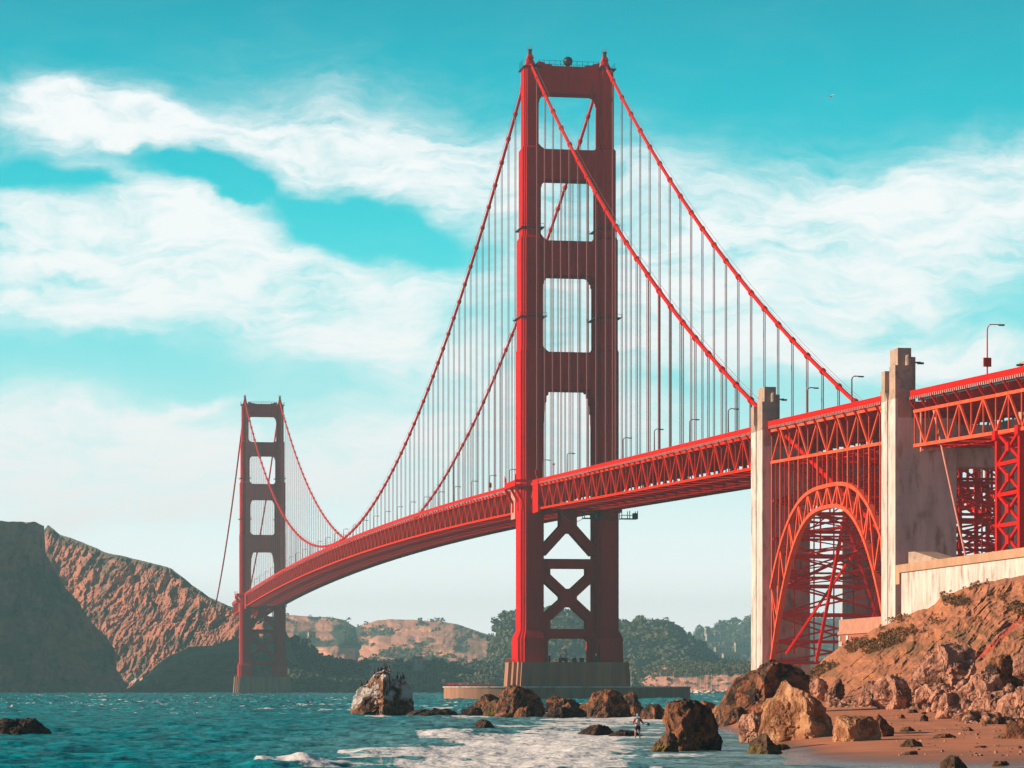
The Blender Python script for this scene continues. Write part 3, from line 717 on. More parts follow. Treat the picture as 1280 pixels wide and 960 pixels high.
        w = MB(); w.box(cx + s * .9 - .5, cx + s * .9 + .5, -24, -13.5, zz - 10.6, zz + .9); w.build('wind_lock_panel', M['steel'], t)
    # top rail
    m = MB()
    for yy in (-3.0, 3.0):
        m.beam((-11, yy, 229.2), (11, yy, 229.2), .1)
        for k in range(12): m.box(-11 + 2 * k - .07, -11 + 2 * k + .07, yy - .05, yy + .05, 227.2, 229.25)
    for s in (-1, 1):
        for k in range(4): m.box(s * (13.7 + 3.2) - .05, s * (13.7 + 3.2) + .05, -3 + 2 * k - .05, -3 + 2 * k + .05, 226.5, 229.2)
        m.box(s * 13.7 - 3.3, s * 13.7 + 3.3, -5.6, 5.6, 226.3, 226.6)
    m.build('parapet_rail', M['dark'], t)
    return t
near = tower('nearer and taller looking red steel tower rising from the pier behind the shore rocks', 0)
m = MB(); m.ball((0, -1.5, 229.4), 1.75, 1.75, 1.75, 14, 9); m.tube([(0, -1.5, 226.9), (0, -1.5, 228)], .5, 8)
m.build('round_beacon', M['dark'], near, smooth=True)
far = dup(near, None, (0, NT, 0), 'farther red steel tower on the left, standing before the dark headland')
for ch in list(far.children):
    if ch.name.startswith('round_beacon'): bpy.data.objects.remove(ch)

def pier(label, y0):
    t = thing('tower_pier', label, 'concrete pier', 'concrete piers under the towers', (0, y0, 0))
    m = MB()
    def poly(hx, hy):   # stepped west and east ends
        q = [(hx, hy * .30), (hx - 1.2, hy * .30), (hx - 1.2, hy * .62), (hx - 2.4, hy * .62), (hx - 2.4, hy * .88), (hx - 3.4, hy * .88), (hx - 3.4, hy)]
        return q + [(-x, y) for x, y in q[::-1]] + [(-x, -y) for x, y in q] + [(x, -y) for x, y in q[::-1]]
    m.prism(poly(23.2, 12.6), -4, 13.0, poly(22.0, 12.0)); m.build('pier_body', M['conc_pier'], t)
    r = MB()
    for s in (-1, 1):
        for yy in (-11.6, 11.6): r.beam((s * 7 - 11.0, yy, 14.1), (s * 7 + 11.0, yy, 14.1), .07)
        for k in range(12): r.box(s * 20.8 - .05, s * 20.8 + .05, -10.8 + k * 1.96 - .05, -10.8 + k * 1.96 + .05, 13, 14.4)
        r.beam((s * 20.8, -10.8, 14.3), (s * 20.8, 10.8, 14.3), .09)
    for k in range(18):
        x = -18 + k * 36 / 17
        for yy in (-11.6, 11.6): r.box(x - .05, x + .05, yy - .05, yy + .05, 13, 14.15)
    r.build('pier_rail', M['steel'], t)
    return t
pn = pier('broad grey concrete pier carrying the near tower, orange on its sunlit end', 0)
pf = dup(pn, None, (0, NT, 0), 'distant concrete pier carrying the far tower at the foot of the headland')
# clutter on the near pier
def kit(name, label, cat, x, y, fn):
    t = thing(name, label, cat, None, (x, y, 13.0)); fn(t); return t
def cart(t):
    m = MB(); m.box(-1.5, 1.5, -.9, .9, .5, 1.6); m.build('body', M['dark'], t)
    m = MB(); m.tube([(-1.0, 0, 1.6), (-1.2, 0, 3.6), (-.9, 0, 4.3), (0, 0, 4.6), (.9, 0, 4.3), (1.2, 0, 3.6), (1.0, 0, 1.6)], .16, 6); m.build('hoop', M['steel'], t)
    m = MB(); m.box(-.5, .5, -.5, .5, 1.62, 2.8); m.build('cabin', M['white'], t)
    for x in (-1, 1):
        for y in (-1, 1): w = MB(); w.tube([(x, y * .95 - .15, .45), (x, y * .95 + .15, .45)], .45, 10); w.build('wheel', M['dark'], t)
kit('maintenance_cart', 'small work cart with a red hoop on the near pier between the tower legs', 'work cart', -3.2, -9, cart)
def drum(t):
    m = MB(); m.tube([(-.6, 0, .8), (.6, 0, .8)], .8, 12); m.build('reel', M['dark'], t)
    m = MB(); m.box(-.75, .75, -.7, .7, 0, .25); m.box(-.8, -.65, -.2, .2, .25, 1.3); m.box(.65, .8, -.2, .2, .25, 1.3); m.build('frame', M['steel'], t)
kit('cable_reel', 'dark cable reel on the near pier, just right of the cart', 'cable reel', .9, -9, drum)
kit('cable_reel', 'second dark cable reel on the near pier, farther right of the cart', 'cable reel', 3.6, -9, drum)
def post(t):
    m = MB(); m.box(-.35, .35, -.35, .35, 0, 2.4); m.build('cabinet', M['dark'], t)
    m = MB(); m.box(-.25, .25, -.3, .3, 2.4, 3.1); m.build('lamp', M['white'], t)
kit('control_cabinet', 'dark cabinet on the near pier at the left inner tower leg', 'cabinet', -8.3, -9.6, post)
kit('control_cabinet', 'dark cabinet on the near pier at the right inner tower leg', 'cabinet', 8.7, -9.6, post)

# fender wall round the near pier
def fender():
    t = thing('pier_fender', 'low oval concrete fender wall in the water round the near pier', 'fender wall')
    n = 96; pts = []
    for k in range(n):
        a = 2 * math.pi * k / n; ca, sa = math.cos(a), math.sin(a)
        e = 2.6; pts.append((44.5 * math.copysign(abs(ca) ** (2 / e), ca), 25 * math.copysign(abs(sa) ** (2 / e), sa)))
    inn = [(x * .93, y * .88) for x, y in pts]
    m = MB(); vs = [(x, y, -4) for x, y in pts] + [(x, y, 4.0) for x, y in pts] + [(x, y, 4.0) for x, y in inn] + [(x, y, -4) for x, y in inn]
    fs = []
    for i in range(n):
        j = (i + 1) % n
        for b in range(3): fs.append((b * n + i, b * n + j, (b + 1) * n + j, (b + 1) * n + i))
    m.add(vs, fs); m.build('fender_ring', M['conc_pier'], t)
    c = MB(); o2 = [(x * 1.008, y * 1.012) for x, y in pts]
    vs = [(x, y, 3.95) for x, y in o2] + [(x, y, 4.35) for x, y in o2] + [(x * .985, y * .975, 4.35) for x, y in o2]
    fs = []
    for i in range(n):
        j = (i + 1) % n
        for b in range(2): fs.append((b * n + i, b * n + j, (b + 1) * n + j, (b + 1) * n + i))
    c.add(vs, fs); c.build('coping', M['conc'], t)
    r = MB()
    for i in range(40, 62):
        x, y = pts[i]; r.box(x * .98 - .05, x * .98 + .05, y * .98 - .05, y * .98 + .05, 4.3, 5.5)
        x2, y2 = pts[i + 1]; r.beam((x * .98, y * .98, 5.45), (x2 * .98, y2 * .98, 5.45), .08); r.beam((x * .98, y * .98, 4.95), (x2 * .98, y2 * .98, 4.95), .06)
    r.build('fender_rail', M['steel'], t)
fender()

# ---- main cables with their suspender ropes
def cable_z(y):
    if y > 0: return 86.6 + (229.3 - 86.6) * ((y - 640) / 640.0) ** 2
    if y > -335: return 229.3 + .6044 * y + .000398 * y * y
    z = 229.3 + .6044 * -335 + .000398 * 335 * 335
    return z + (y + 335) * .345
def north_z(y): t = (y - NT) / 343.0; return 229.3 - (229.3 - 74) * t - 13 * 4 * t * (1 - t)
def cable(label, x, side):
    t = thing('main_cable', label, 'bridge cable', 'main suspension cables')
    m = MB(); pts = []; rs = []
    hang = [-15.24 * k for k in range(1, 23)] + [15.24 * k for k in range(1, 84)]
    hang = [h for h in hang if cable_z(h) > zr(h) + .6 and h > -332]
    hs = sorted(hang)
    ys = []
    R0 = .56
    allh = hs
    for y in np.arange(-520, 1280.1, 5.08): ys.append((float(y), R0))
    for h in allh:
        for dy, r in ((-.62, R0), (-.6, R0 * 1.55), (.6, R0 * 1.55), (.62, R0)): ys.append((h + dy, r))
    ys.sort(); last = None
    for y, r in ys:
        if last is not None and y - last < .01: continue
        pts.append((x, y, cable_z(y))); rs.append(r); last = y
    m.tube(pts, rs, 8)
    m2 = [(x, float(y), north_z(float(y))) for y in np.linspace(NT, NT + 343, 30)]
    m.tube(m2, .62, 8)
    m.build('cable', M['steel'], t, smooth=True)
    h_ = MB()   # hand ropes above the cable
    for y in np.arange(-330, 1280, 20.0):
        for s in (-.5, .5): h_.beam((x + s, y, cable_z(y) + 1.7), (x + s, y + 20, cable_z(y + 20) + 1.7), .07)
    h_.build('hand_rope', M['rope'], t)
    rest = MB(); big = sorted(hang, key=lambda h: -(cable_z(h) - zr(h)) / depth_of(x, h))[:99]
    for h in hang:
        b = MB() if h in big else rest
        for sx in (-.22, .22):
            for sy in (-.22, .22): b.tube([(x + sx, h + sy, zr(h) - 2.0), (x + sx, h + sy, cable_z(h))], .075, 5)
        if h in big: b.build('suspender', M['rope'], t)
    if rest.v: rest.build('suspender', M['rope'], t, kind='stuff')
cable('left-hand western main cable in full sun, draped in front of the near tower', -13.7, 'w')
cable('right-hand eastern main cable, sweeping down from the right tower top to the arch span', 13.7, 'e')

# ---- stiffening-truss decks
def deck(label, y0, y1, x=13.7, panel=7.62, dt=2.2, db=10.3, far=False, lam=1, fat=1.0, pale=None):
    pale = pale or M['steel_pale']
    t = thing('bridge_deck', label, 'bridge deck', 'truss decks of the bridge')
    n = max(2, int(round((y1 - y0) / panel))); ys = [y0 + (y1 - y0) * i / n for i in range(n + 1)]
    zt = [zr(y) - dt for y in ys]; zb = [zr(y) - db for y in ys]
    if len(ys) % 2 == 0: pass
    for s in (-1, 1):
        X = s * x
        top = MB(); bot = MB(); web = MB()
        def run(mb, z, w, h):
            for i in range(n): mb.beam((X, ys[i], z[i]), (X, ys[i + 1], z[i + 1]), w, h)
        run(top, zt, .8 * fat, .62 * fat); run(bot, zb, .8 * fat, .66 * fat)
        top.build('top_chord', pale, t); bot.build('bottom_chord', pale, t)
        for i in range(n + 1): web.beam((X, ys[i], zb[i]), (X, ys[i], zt[i]), .3 * fat, .28 * fat, up=(0, 1, 0))
        for i in range(n):
            a, b = (zb[i], zt[i + 1]) if i % 2 == 0 else (zt[i], zb[i + 1])
            web.beam((X, ys[i], a), (X, ys[i + 1], b), .42 * fat, .40 * fat)
        web.build('truss_web', pale if s < 0 else M['steel'], t)  # east web kept a deeper red: its shade is put into the colour
        # sidewalk edge, rail and brackets
        r = MB(); xe = X + s * 1.0
        for i in range(n):
            a, b = ys[i], ys[i + 1]
            r.beam((xe, a, zr(a)), (xe, b, zr(b)), .2, .16)
            r.beam((xe, a, zr(a) - .62), (xe, b, zr(b) - .62), .09, 1.1)
        nf = len(r.f); p = r; st_ = 1.27 if not far else 2.54
        for y in np.arange(y0, y1, st_): p.box(xe - .12, xe + .14, y - .2, y + .2, zr(y) - 1.75, zr(y) - 1.15)  # pale blocks stand in for sky showing through under the rail band
        ro = r.build('railing', M['steel'], t); ro.data.materials.append(M['pale_pink'])
        mi = [0] * nf + [1] * (len(ro.data.polygons) - nf); ro.data.polygons.foreach_set('material_index', mi)
    road = MB(); xw = x - .6
    for i in range(n):
        a, b = ys[i], ys[i + 1]; za, zb_ = zr(a) - 1.45, zr(b) - 1.45
        road.add([(-xw, a, za - .5), (xw, a, za - .5), (xw, a, za), (-xw, a, za), (-xw, b, zb_ - .5), (xw, b, zb_ - .5), (xw, b, zb_), (-xw, b, zb_)],
                 [(0, 1, 2, 3), (7, 6, 5, 4), (0, 4, 5, 1), (1, 5, 6, 2), (2, 6, 7, 3), (3, 7, 4, 0)])
    road.build('roadway', M['road'], t)
    fb = MB(); lb = MB()
    for i in range(n + 1):
        fb.beam((-x, ys[i], zr(ys[i]) - 3.0), (x, ys[i], zr(ys[i]) - 3.0), .4, 1.8)
        fb.beam((-x, ys[i], zb[i] + .02), (x, ys[i], zb[i] + .02), .45, .6)
        for s in (-1, 1):   # bracket carrying the sidewalk edge
            fb.beam((s * x, ys[i], zr(ys[i]) - 3.4), (s * (x + 1.1), ys[i], zr(ys[i]) - 1.7), .3, .5)
    for i in range(n):
        a, b = ys[i], ys[i + 1]
        q = (i % 2 == 0)
        for s in (-1, 1):
            p0, p1 = (x, 0) if q else (0, x)
            lb.beam((s * p0, a, zb[i] - .1), (s * p1, b, zb[i + 1] - .1), .5, .4)
        for xx in (-8, -4, 0, 4, 8): lb.beam((xx, a, zr(a) - 2.3), (xx, b, zr(b) - 2.3), .3, .7)
        lb.beam((-x * .5, a, zb[i] - .15), (-x * .5, b, zb[i + 1] - .15), .35, .45); lb.beam((x * .5, a, zb[i] - .15), (x * .5, b, zb[i + 1] - .15), .35, .45)
    fb.build('floor_beams', M['steel'], t); lb.build('lateral_bracing', M['steel'], t)
    return t, ys, zt, zb
deck('long central deck curving away between the near and far towers', 8.5, NT - 8.5, far=True, fat=1.15)
deck('side-span deck running from the near tower to the first concrete pylon', -335.0, -8.5, fat=1.05)
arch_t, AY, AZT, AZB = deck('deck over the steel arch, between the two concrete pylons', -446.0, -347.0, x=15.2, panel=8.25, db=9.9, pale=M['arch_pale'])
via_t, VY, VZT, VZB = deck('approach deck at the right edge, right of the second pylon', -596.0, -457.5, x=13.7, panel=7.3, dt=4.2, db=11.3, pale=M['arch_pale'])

# side-span north of the far tower, seen above the headland
nd, *_ = deck('far approach deck vanishing behind the headland beyond the far tower', NT + 8.5, NT + 120, far=True)

# traveller platforms hanging below the deck at the near tower
def traveller(label, x, y):
    z = zr(y) - 10.9
    t = thing('maintenance_platform', label, 'work platform', 'platforms slung under the deck', (x, y, z))
    m = MB(); m.box(-3, 3, -2, 2, -2.6, -2.3); 
    for sx in (-2.9, 0, 2.9):
        for sy in (-1.9, 1.9): m.box(sx - .12, sx + .12, sy - .12, sy + .12, -2.3, .4)
    m.beam((-3, -1.9, -1.2), (3, -1.9, -1.2), .14); m.beam((-3, 1.9, -1.2), (3, 1.9, -1.2), .14); m.box(1.6, 2.9, -1.2, 1.2, -2.28, -.4)
    m.build('platform', M['dark'], t)
    n = MB(); pts = [(-3 - 8 * k / 8, 0, -2.4 - 2.2 * (1 - (k / 4 - 1) ** 2) + .3 * k / 8 * 6) for k in range(9)]
    n.tube(pts, .1, 5); n.build('hose', M['rope'], t)
traveller('dark work platform under the deck, just left of the right tower leg', 6.5, -12)
traveller('dark work platform under the deck, just right of the right tower leg', 20.5, -10)
m = MB()
for k in range(12):
    a0, a1 = math.pi * k / 12, math.pi * (k + 1) / 12
    m.tube([(-14.2 - .2, -2 - 14 * math.cos(0) * k / 12 + 4, zr(0) - 2 - 5.5 * math.sin(a0)), (-14.4, -2 - 14 * (k + 1) / 12 + 4, zr(0) - 2 - 5.5 * math.sin(a1))], .18, 5)
m.build('slack_hose', M['pale_pink'], None, label='pale hose hanging in a loop under the near tower balcony', cat='hose')

# ---- steel arch between the pylons
def arch():
    t = thing('steel_arch', 'pale red trussed steel arch between the two concrete pylons', 'steel arch')
    ya, yb = -446.5, -347.0; yc = (ya + yb) / 2; h = (yb - ya) / 2; x = 15.2
    zo = lambda y: 49.7 - 21.7 * abs((y - yc) / h) ** 3.0
    zi = lambda y: 44.9 - 35.5 * abs((y - yc) / h) ** 2.75
    nodes = [yb - (yb - ya) * i / 12 for i in range(13)]
    fine = lambda a, b, k=3: [a + (b - a) * j / k for j in range(k + 1)]
    for s in (-1, 1):
        X = s * x; mt = M['arch_pale'] if s < 0 else M['steel_pale']  # west rib and columns paler than east: sun and shade put into colour
        o = MB(); i_ = MB(); w = MB()
        for a, b in zip(nodes[:-1], nodes[1:]):
            ff = fine(a, b)
            for p, q in zip(ff[:-1], ff[1:]):
                o.beam((X, p, zo(p)), (X, q, zo(q)), 1.25, .85); i_.beam((X, p, zi(p)), (X, q, zi(q)), 1.25, .85)
        for k, y in enumerate(nodes):
            # web struts run square to the rib
            w.beam((X, y, zo(y)), (X, y + (yc - y) * .08 * abs((y - yc) / h) * 1.5, zi(y + (yc - y) * .08 * abs((y - yc) / h) * 1.5)), .5, .5)
        for a, b in zip(nodes[:-1], nodes[1:]):
            mid = (a + b) / 2
            if (a + b) / 2 > yc: w.beam((X, a, zo(a)), (X, mid, zi(mid)), .55, .6); w.beam((X, mid, zi(mid)), (X, b, zo(b)), .5, .5)
            else: w.beam((X, b, zo(b)), (X, mid, zi(mid)), .55, .6); w.beam((X, mid, zi(mid)), (X, a, zo(a)), .5, .5)
        for u_ in (.86, .93, .98):   # deep lower web near the springing
            for sg in (1, -1):
                y = yc + sg * u_ * h; y2 = yc + sg * (u_ + .03 if u_ < .95 else 1) * h
                w.beam((X, y, zi(y)), (X, y2, min(zo(y2), zi(y) + 7)), .45, .45)
        o.build('outer_chord', mt, t); i_.build('inner_chord', mt, t); w.build('rib_web', mt, t)
        end = MB(); end.beam((X, yb - .4, 9), (X, yb - .4, AZB[-1]), .6, .6, up=(0, 1, 0)); end.build('end_post', mt, t)
        for y in [(p + q) / 2 for p, q in zip(nodes[:-1], nodes[1:])]:
            c = MB(); c.beam((X, y, zo(y)), (X, y, zr(y) - 9.9), .3, .3, up=(0, 1, 0)); c.build('spandrel_column', M['steel'], t)
        for y in nodes[1:-1]:
            zt_ = zr(y) - 9.9
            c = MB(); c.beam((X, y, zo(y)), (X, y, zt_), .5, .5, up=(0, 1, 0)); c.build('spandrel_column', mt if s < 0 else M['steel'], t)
            if s < 0 and abs(y - yc) > 20:
                c = MB(); c.beam((-x * .35, y, zo(y)), (-x * .35, y, zt_), .35, .35, up=(0, 1, 0)); c.build('spandrel_column', M['steel'], t)
    # transverse bracing between the two ribs
    lev = [.995, .94, .86, .76, .63, .47, .25]
    def X_(f, name, ff=1.0):
        for sg in (1, -1):
            pr = None
            for u_ in lev:
                y = yc + sg * u_ * h; z = f(y)
                c = MB(); c.beam((-x, y, z), (x, y, z), 1.0 * ff, 1.0 * ff)
                if pr:
                    (yp, zp) = pr
                    for s in (-1, 1):
                        c.beam((s * x, yp, zp), (0, (y + yp) / 2, (z + zp) / 2), .62 * ff, .62 * ff); c.beam((0, (y + yp) / 2, (z + zp) / 2), (s * x, y, z), .55 * ff, .55 * ff)
                c.build(name, M['steel'], t); pr = (y, z)
    X_(zi, 'rib_bracing', .8); X_(zo, 'rib_bracing', .5)
    for yy, zz0 in ((yb - 1.2, 12), (ya + 1.6, 18)):
        c = MB(); zz1 = zr(yy) - 10; n_ = 5
        for j in range(n_):
            z0 = zz0 + (zz1 - zz0) * j / n_; z1 = zz0 + (zz1 - zz0) * (j + 1) / n_
            c.beam((-x, yy, z0), (x, yy, z1), .4, .4); c.beam((x, yy - .45, z0), (-x, yy - .45, z1), .4, .4); c.beam((-x, yy, z1), (x, yy, z1), .6, .6)
        for xx in (-10, -5, 0, 5, 10): c.beam((xx, yy - .2, zz0), (xx, yy - .2, zz1), .3, .3, up=(0, 1, 0))
        c.build('sway_frame', M['steel'], t)
    # sway frames between the spandrel columns
    for y in nodes[1:-1]:
        za, zb_ = zo(y), zr(y) - 10
        if zb_ - za < 4: continue
        c = MB(); k = max(1, int((zb_ - za) / 11))
        for j in range(k):
            z0 = za + (zb_ - za) * j / k; z1 = za + (zb_ - za) * (j + 1) / k
            c.beam((-x, y, z0), (x, y, z1), .3, .3); c.beam((x, y + .35, z0), (-x, y + .35, z1), .3, .3); c.beam((-x, y, z0), (x, y, z0), .4, .4)
        c.build('sway_frame', M['steel'], t)
arch()
_arch = [o for o in bpy.data.objects if o.get('category') == 'steel arch'][0]
for (x0, y0, z0, x1, y1, z1, w_) in ((-13, -352, 12, 4, -372, 44, .5), (13, -352, 12, -4, -372, 44, .55), (-13, -440, 14, 4, -420, 44, .6), (13, -441, 14, -4, -420, 44, .9),
                                     (-15, -357, 28, 9, -386, 42, .6), (15, -357, 28, -9, -386, 42, .6), (-6, -354, 10, -6, -378, 43, .7), (6, -354, 10, 6, -378, 43, .6)):
    m = MB(); m.beam((x0, y0, z0), (x1, y1, z1), w_, w_); m.build('inclined_brace', M['steel'], _arch)

# ---- concrete pylons
def pylon(label, yn, ys_, ztop, zbot, gap=4.3, east=0):
    t = thing('concrete_pylon', label, 'concrete pylon', 'concrete pylons of the bridge')
    L_ = yn - ys_; zd = ztop - 13.5
    for s in (-1, 1):
        def bx(mb, xa, xb, ya, yb, z0, z1): mb.box(min(s * xa, s * xb), max(s * xa, s * xb), ya, yb, z0, z1)
        m = MB()
        # lower shaft: west face in two broad pilasters with a groove between
        bx(m, gap + (east if s > 0 else 0), 17.1, ys_ + .003, yn - .003, zbot, zd - 1.0)
        bx(m, 17.0, 17.55, ys_, ys_ + L_ * .50, zbot, ztop - 10.5); bx(m, 17.0, 17.55, ys_ + L_ * .58, yn, zbot, ztop - 10.5)
        bx(m, 16.0, 17.30, ys_ + .02, yn - .02, zbot, zd - 8)
        m.build('shaft', M['conc'], t)
        m = MB()
        bx(m, 13.9, 17.56, ys_ - .004, ys_ + L_ * .42, ztop - 10.52, ztop - 3.6)      # front block
        bx(m, 14.0, 17.04, ys_ + .01, ys_ + L_ * .5, zd - 1.0, ztop - 10.5); bx(m, 14.0, 17.04, ys_ + L_ * .6, yn - .02, zd - 1.0, ztop - 10.5)
        bx(m, 14.3, 17.56, ys_ + L_ * .74, yn + .004, ztop - 10.52, ztop - 4.1)        # rear block
        bx(m, 14.4, 16.3, ys_ + L_ * .40, ys_ + L_ * .76, zd - 1.0, ztop - 4.4)
        for q in (0, 1):   # sloping shoulders down to the groove
            ya_, yb_ = (ys_ + L_ * .42, ys_ + L_ * .50) if q == 0 else (ys_ + L_ * .74, ys_ + L_ * .58)
            m.add([(s * 16.2, ya_, ztop - 8.6), (s * 16.2, yb_, ztop - 10.5), (s * 16.2, ya_, ztop - 10.5), (s * 17.5, ya_, ztop - 8.6), (s * 17.5, yb_, ztop - 10.5), (s * 17.5, ya_, ztop - 10.5)], [(0, 1, 2), (3, 5, 4), (0, 3, 4, 1), (1, 4, 5, 2), (2, 5, 3, 0)])
        bx(m, 14.1, 17.0, ys_ + .02, ys_ + L_ * .56, ztop - 3.62, ztop)            # tall block
        bx(m, 12.5, 13.9, ys_ + L_ * .22, yn - .6, zd - 7.0, ztop - 1.6)
        m.tube([(s * 14.9, ys_ - .35, ztop - 3.7), (s * 14.9, ys_ - .35, ztop - 1.9)], .6, 12); m.ball((s * 14.9, ys_ - .35, ztop - 1.9), .6, .6, .5, 12, 6)
        m.build('pylon_top', M['conc_old'], t)
        m = MB(); m.beam((s * 12.5, ys_ + L_ * .4, ztop - 2.6), (s * 10.9, ys_ + L_ * .4, ztop - 2.5), .3, .3); m.box(min(s * 10.2, s * 11.5), max(s * 10.2, s * 11.5), ys_ + L_ * .4 - .3, ys_ + L_ * .4 + .3, ztop - 2.9, ztop - 2.5)
        m.build('lantern', M['dark'], t)
    m = MB(); m.box(-gap - .3, gap + east + .3, ys_ + 1.7, yn - 1.7, 50.0, zd - 2.1); m.build('cross_wall', M['conc'], t)
    return t
py1 = pylon('first concrete pylon, slimmer and left of the steel arch, its foot behind the boulders', -335.5, -346.6, 77.3, -2, 5.5)
py2 = pylon('second concrete pylon, broad and grey on its shaded face, right of the steel arch', -446.3, -456.2, 74.4, 8, 4.3, 3.2)
# downpipe and service duct on the second pylon
m = MB(); m.tube([(-12.2, -457.0, 62), (-12.2, -457.0, 52.8)], .28, 8); m.tube([(-10.6, -457.1, 62), (-10.6, -457.1, 55)], .22, 8); m.tube([(-12.0, -457.2, 53.4), (-7, -457.2, 53.8)], .55, 10)
m.build('service_duct', M['pale_pink'], py2)

# retaining wall, wedge buttress
def wall():
    t = thing('retaining_wall', 'long pale sunlit concrete retaining wall on top of the hillside', 'retaining wall')
    m = MB(); m.box(-21.9, -10, -660, -474.5, 5, 27.2); m.build('wall_face', M['conc'], t)
    m = MB(); m.box(-22.35, -9.9, -660.1, -474.1, 26.9, 28.5); m.box(-22.2, -20.6, -474.09, -471.5, 24.6, 28.5); m.build('wall_coping', mat('stained_coping', (0.50, 0.30, 0.19), (0.40, 0.24, 0.15), .3, .9), t)
    w = MB(); w.prism([(-476, 28.5), (-476, 32.3), (-482, 32.3), (-496, 28.5)][::-1], -20.9, -16.5, axis='z') if False else None
    w = MB(); w.add([(-20.9, -476, 28.5), (-20.9, -476, 31.0), (-20.9, -480, 30.9), (-20.9, -497, 28.5), (-16.5, -476, 28.5), (-16.5, -476, 31.0), (-16.5, -480, 30.9), (-16.5, -497, 28.5)],
               [(0, 1, 2, 3), (7, 6, 5, 4), (0, 4, 5, 1), (1, 5, 6, 2), (2, 6, 7, 3), (3, 7, 4, 0)])
    w.build('wedge_buttress', M['conc_old'], t)
wall()
# brick fort corner below the arch
def fort():
    t = thing('brick_fort', 'corner of a red brick fort with pale stone quoins under the arch', 'fort')
    m = MB(); m.box(-15.9, 12, -445.9, -408.8, 4, 15.6); m.build('wall', M['brick'], t)
    m = MB(); m.box(-16.3, 12.2, -445.8, -408.4, 15.6, 16.3); m.box(-16.0, 12.05, -445.85, -408.6, 16.3, 18.9); m.build('parapet', mat('fort_parapet', (0.50, 0.24, 0.16), (0.42, 0.19, 0.13), .5, .9), t)
    for (xa, ya) in ((-16.1, -408.6), (-16.1, -414.5)):
        for k in range(9):
            w_ = 2.6 if k % 2 else 1.5
            q = MB(); q.box(xa, xa + .5, ya - w_, ya, 4.2 + k * 1.25, 5.3 + k * 1.25); q.build('quoin', M['conc'], t)
    w = MB(); w.box(-16.05, -15.8, -436.5, -434.2, 9.2, 10.8); w.build('window', M['dark'], t)
fort()
# trestle tower carrying the approach
def trestle():
    t = thing('trestle_tower', 'bright red laced steel trestle standing on the retaining wall', 'steel trestle')
    ya, yb = -509.8, -522.6; zb_, zt_ = 28.6, zr(-516) - 11.4
    for x in (-13.7, 13.7):
        for y in (ya, yb):
            c = MB(); c.beam((x, y, zb_), (x, y, zt_), 1.0, 1.0, up=(0, 1, 0)); c.build('column', M['steel'], t)
        n = 4
        for j in range(n):
            z0 = zb_ + (zt_ - zb_) * j / n; z1 = zb_ + (zt_ - zb_) * (j + 1) / n
            c = MB(); c.beam((x, ya, z0), (x, yb, z1), .5, .5); c.beam((x + .1, yb, z0), (x + .1, ya, z1), .52, .5); c.box(x - .6, x + .6, (ya + yb) / 2 - .9, (ya + yb) / 2 + .9, (z0 + z1) / 2 - .8, (z0 + z1) / 2 + .8); c.build('cross_brace', M['steel'], t)
            c = MB(); c.beam((x, ya, z1), (x, yb, z1), .75, .7); c.build('strut', M['steel'], t)
        c = MB(); c.box(x - 1.0, x + 1.0, ya - .9, ya + .9, zt_ - 1.2, zt_ + .6); c.box(x - 1.0, x + 1.0, yb - .9, yb + .9, zt_ - 1.2, zt_ + .6); c.build('bearing', M['steel'], t)
    for y in (ya, yb):
        for j in range(2):
            z0 = zb_ + (zt_ - zb_) * j / 2; z1 = zb_ + (zt_ - zb_) * (j + 1) / 2
            c = MB(); c.beam((-13.7, y, z0), (13.7, y, z1), .5, .5); c.beam((13.7, y + .1, z0), (-13.7, y + .1, z1), .5, .5); c.beam((-13.7, y, z1), (13.7, y, z1), .6, .6); c.build('cross_brace', M['steel'], t)
trestle()
# trestle bents standing behind the second pylon's opening
def bent(label, y, x0, x1, zb_):
    t = thing('trestle_tower', label, 'steel trestle')
    zt_ = zr(y) - 9.8 if y > -456 else zr(y) - 11.4
    for x in (x0, (x0 + x1) / 2, x1):
        c = MB(); c.beam((x, y, zb_), (x, y, zt_), .8, .8, up=(0, 1, 0)); c.build('column', M['steel'], t)
    n = 5
    for j in range(n):
        z0 = zb_ + (zt_ - zb_) * j / n; z1 = zb_ + (zt_ - zb_) * (j + 1) / n
        c = MB(); c.beam((x0, y, z0), (x1, y, z1), .45, .45); c.beam((x1, y + .3, z0), (x0, y + .3, z1), .45, .45); c.beam((x0, y, z0), (x1, y, z0), .7, .7); c.build('cross_brace', M['steel'], t)
bent('dark steel bent seen through the second pylon, nearer the arch', -420, 2, 14.8, 16)
bent('dark steel bent with many cross braces seen through the gap in the second pylon', -434, 0, 14.9, 16)

# guy pipe beside the pylon
m = MB(); a = W(1167, 512, 603); b = W(1208, 700, 590); m.tube([a, b], .22, 8)
m.build('slanting_pipe', M['pale_pink'], None, label='thin slanting pipe beside the second pylon', cat='pipe')

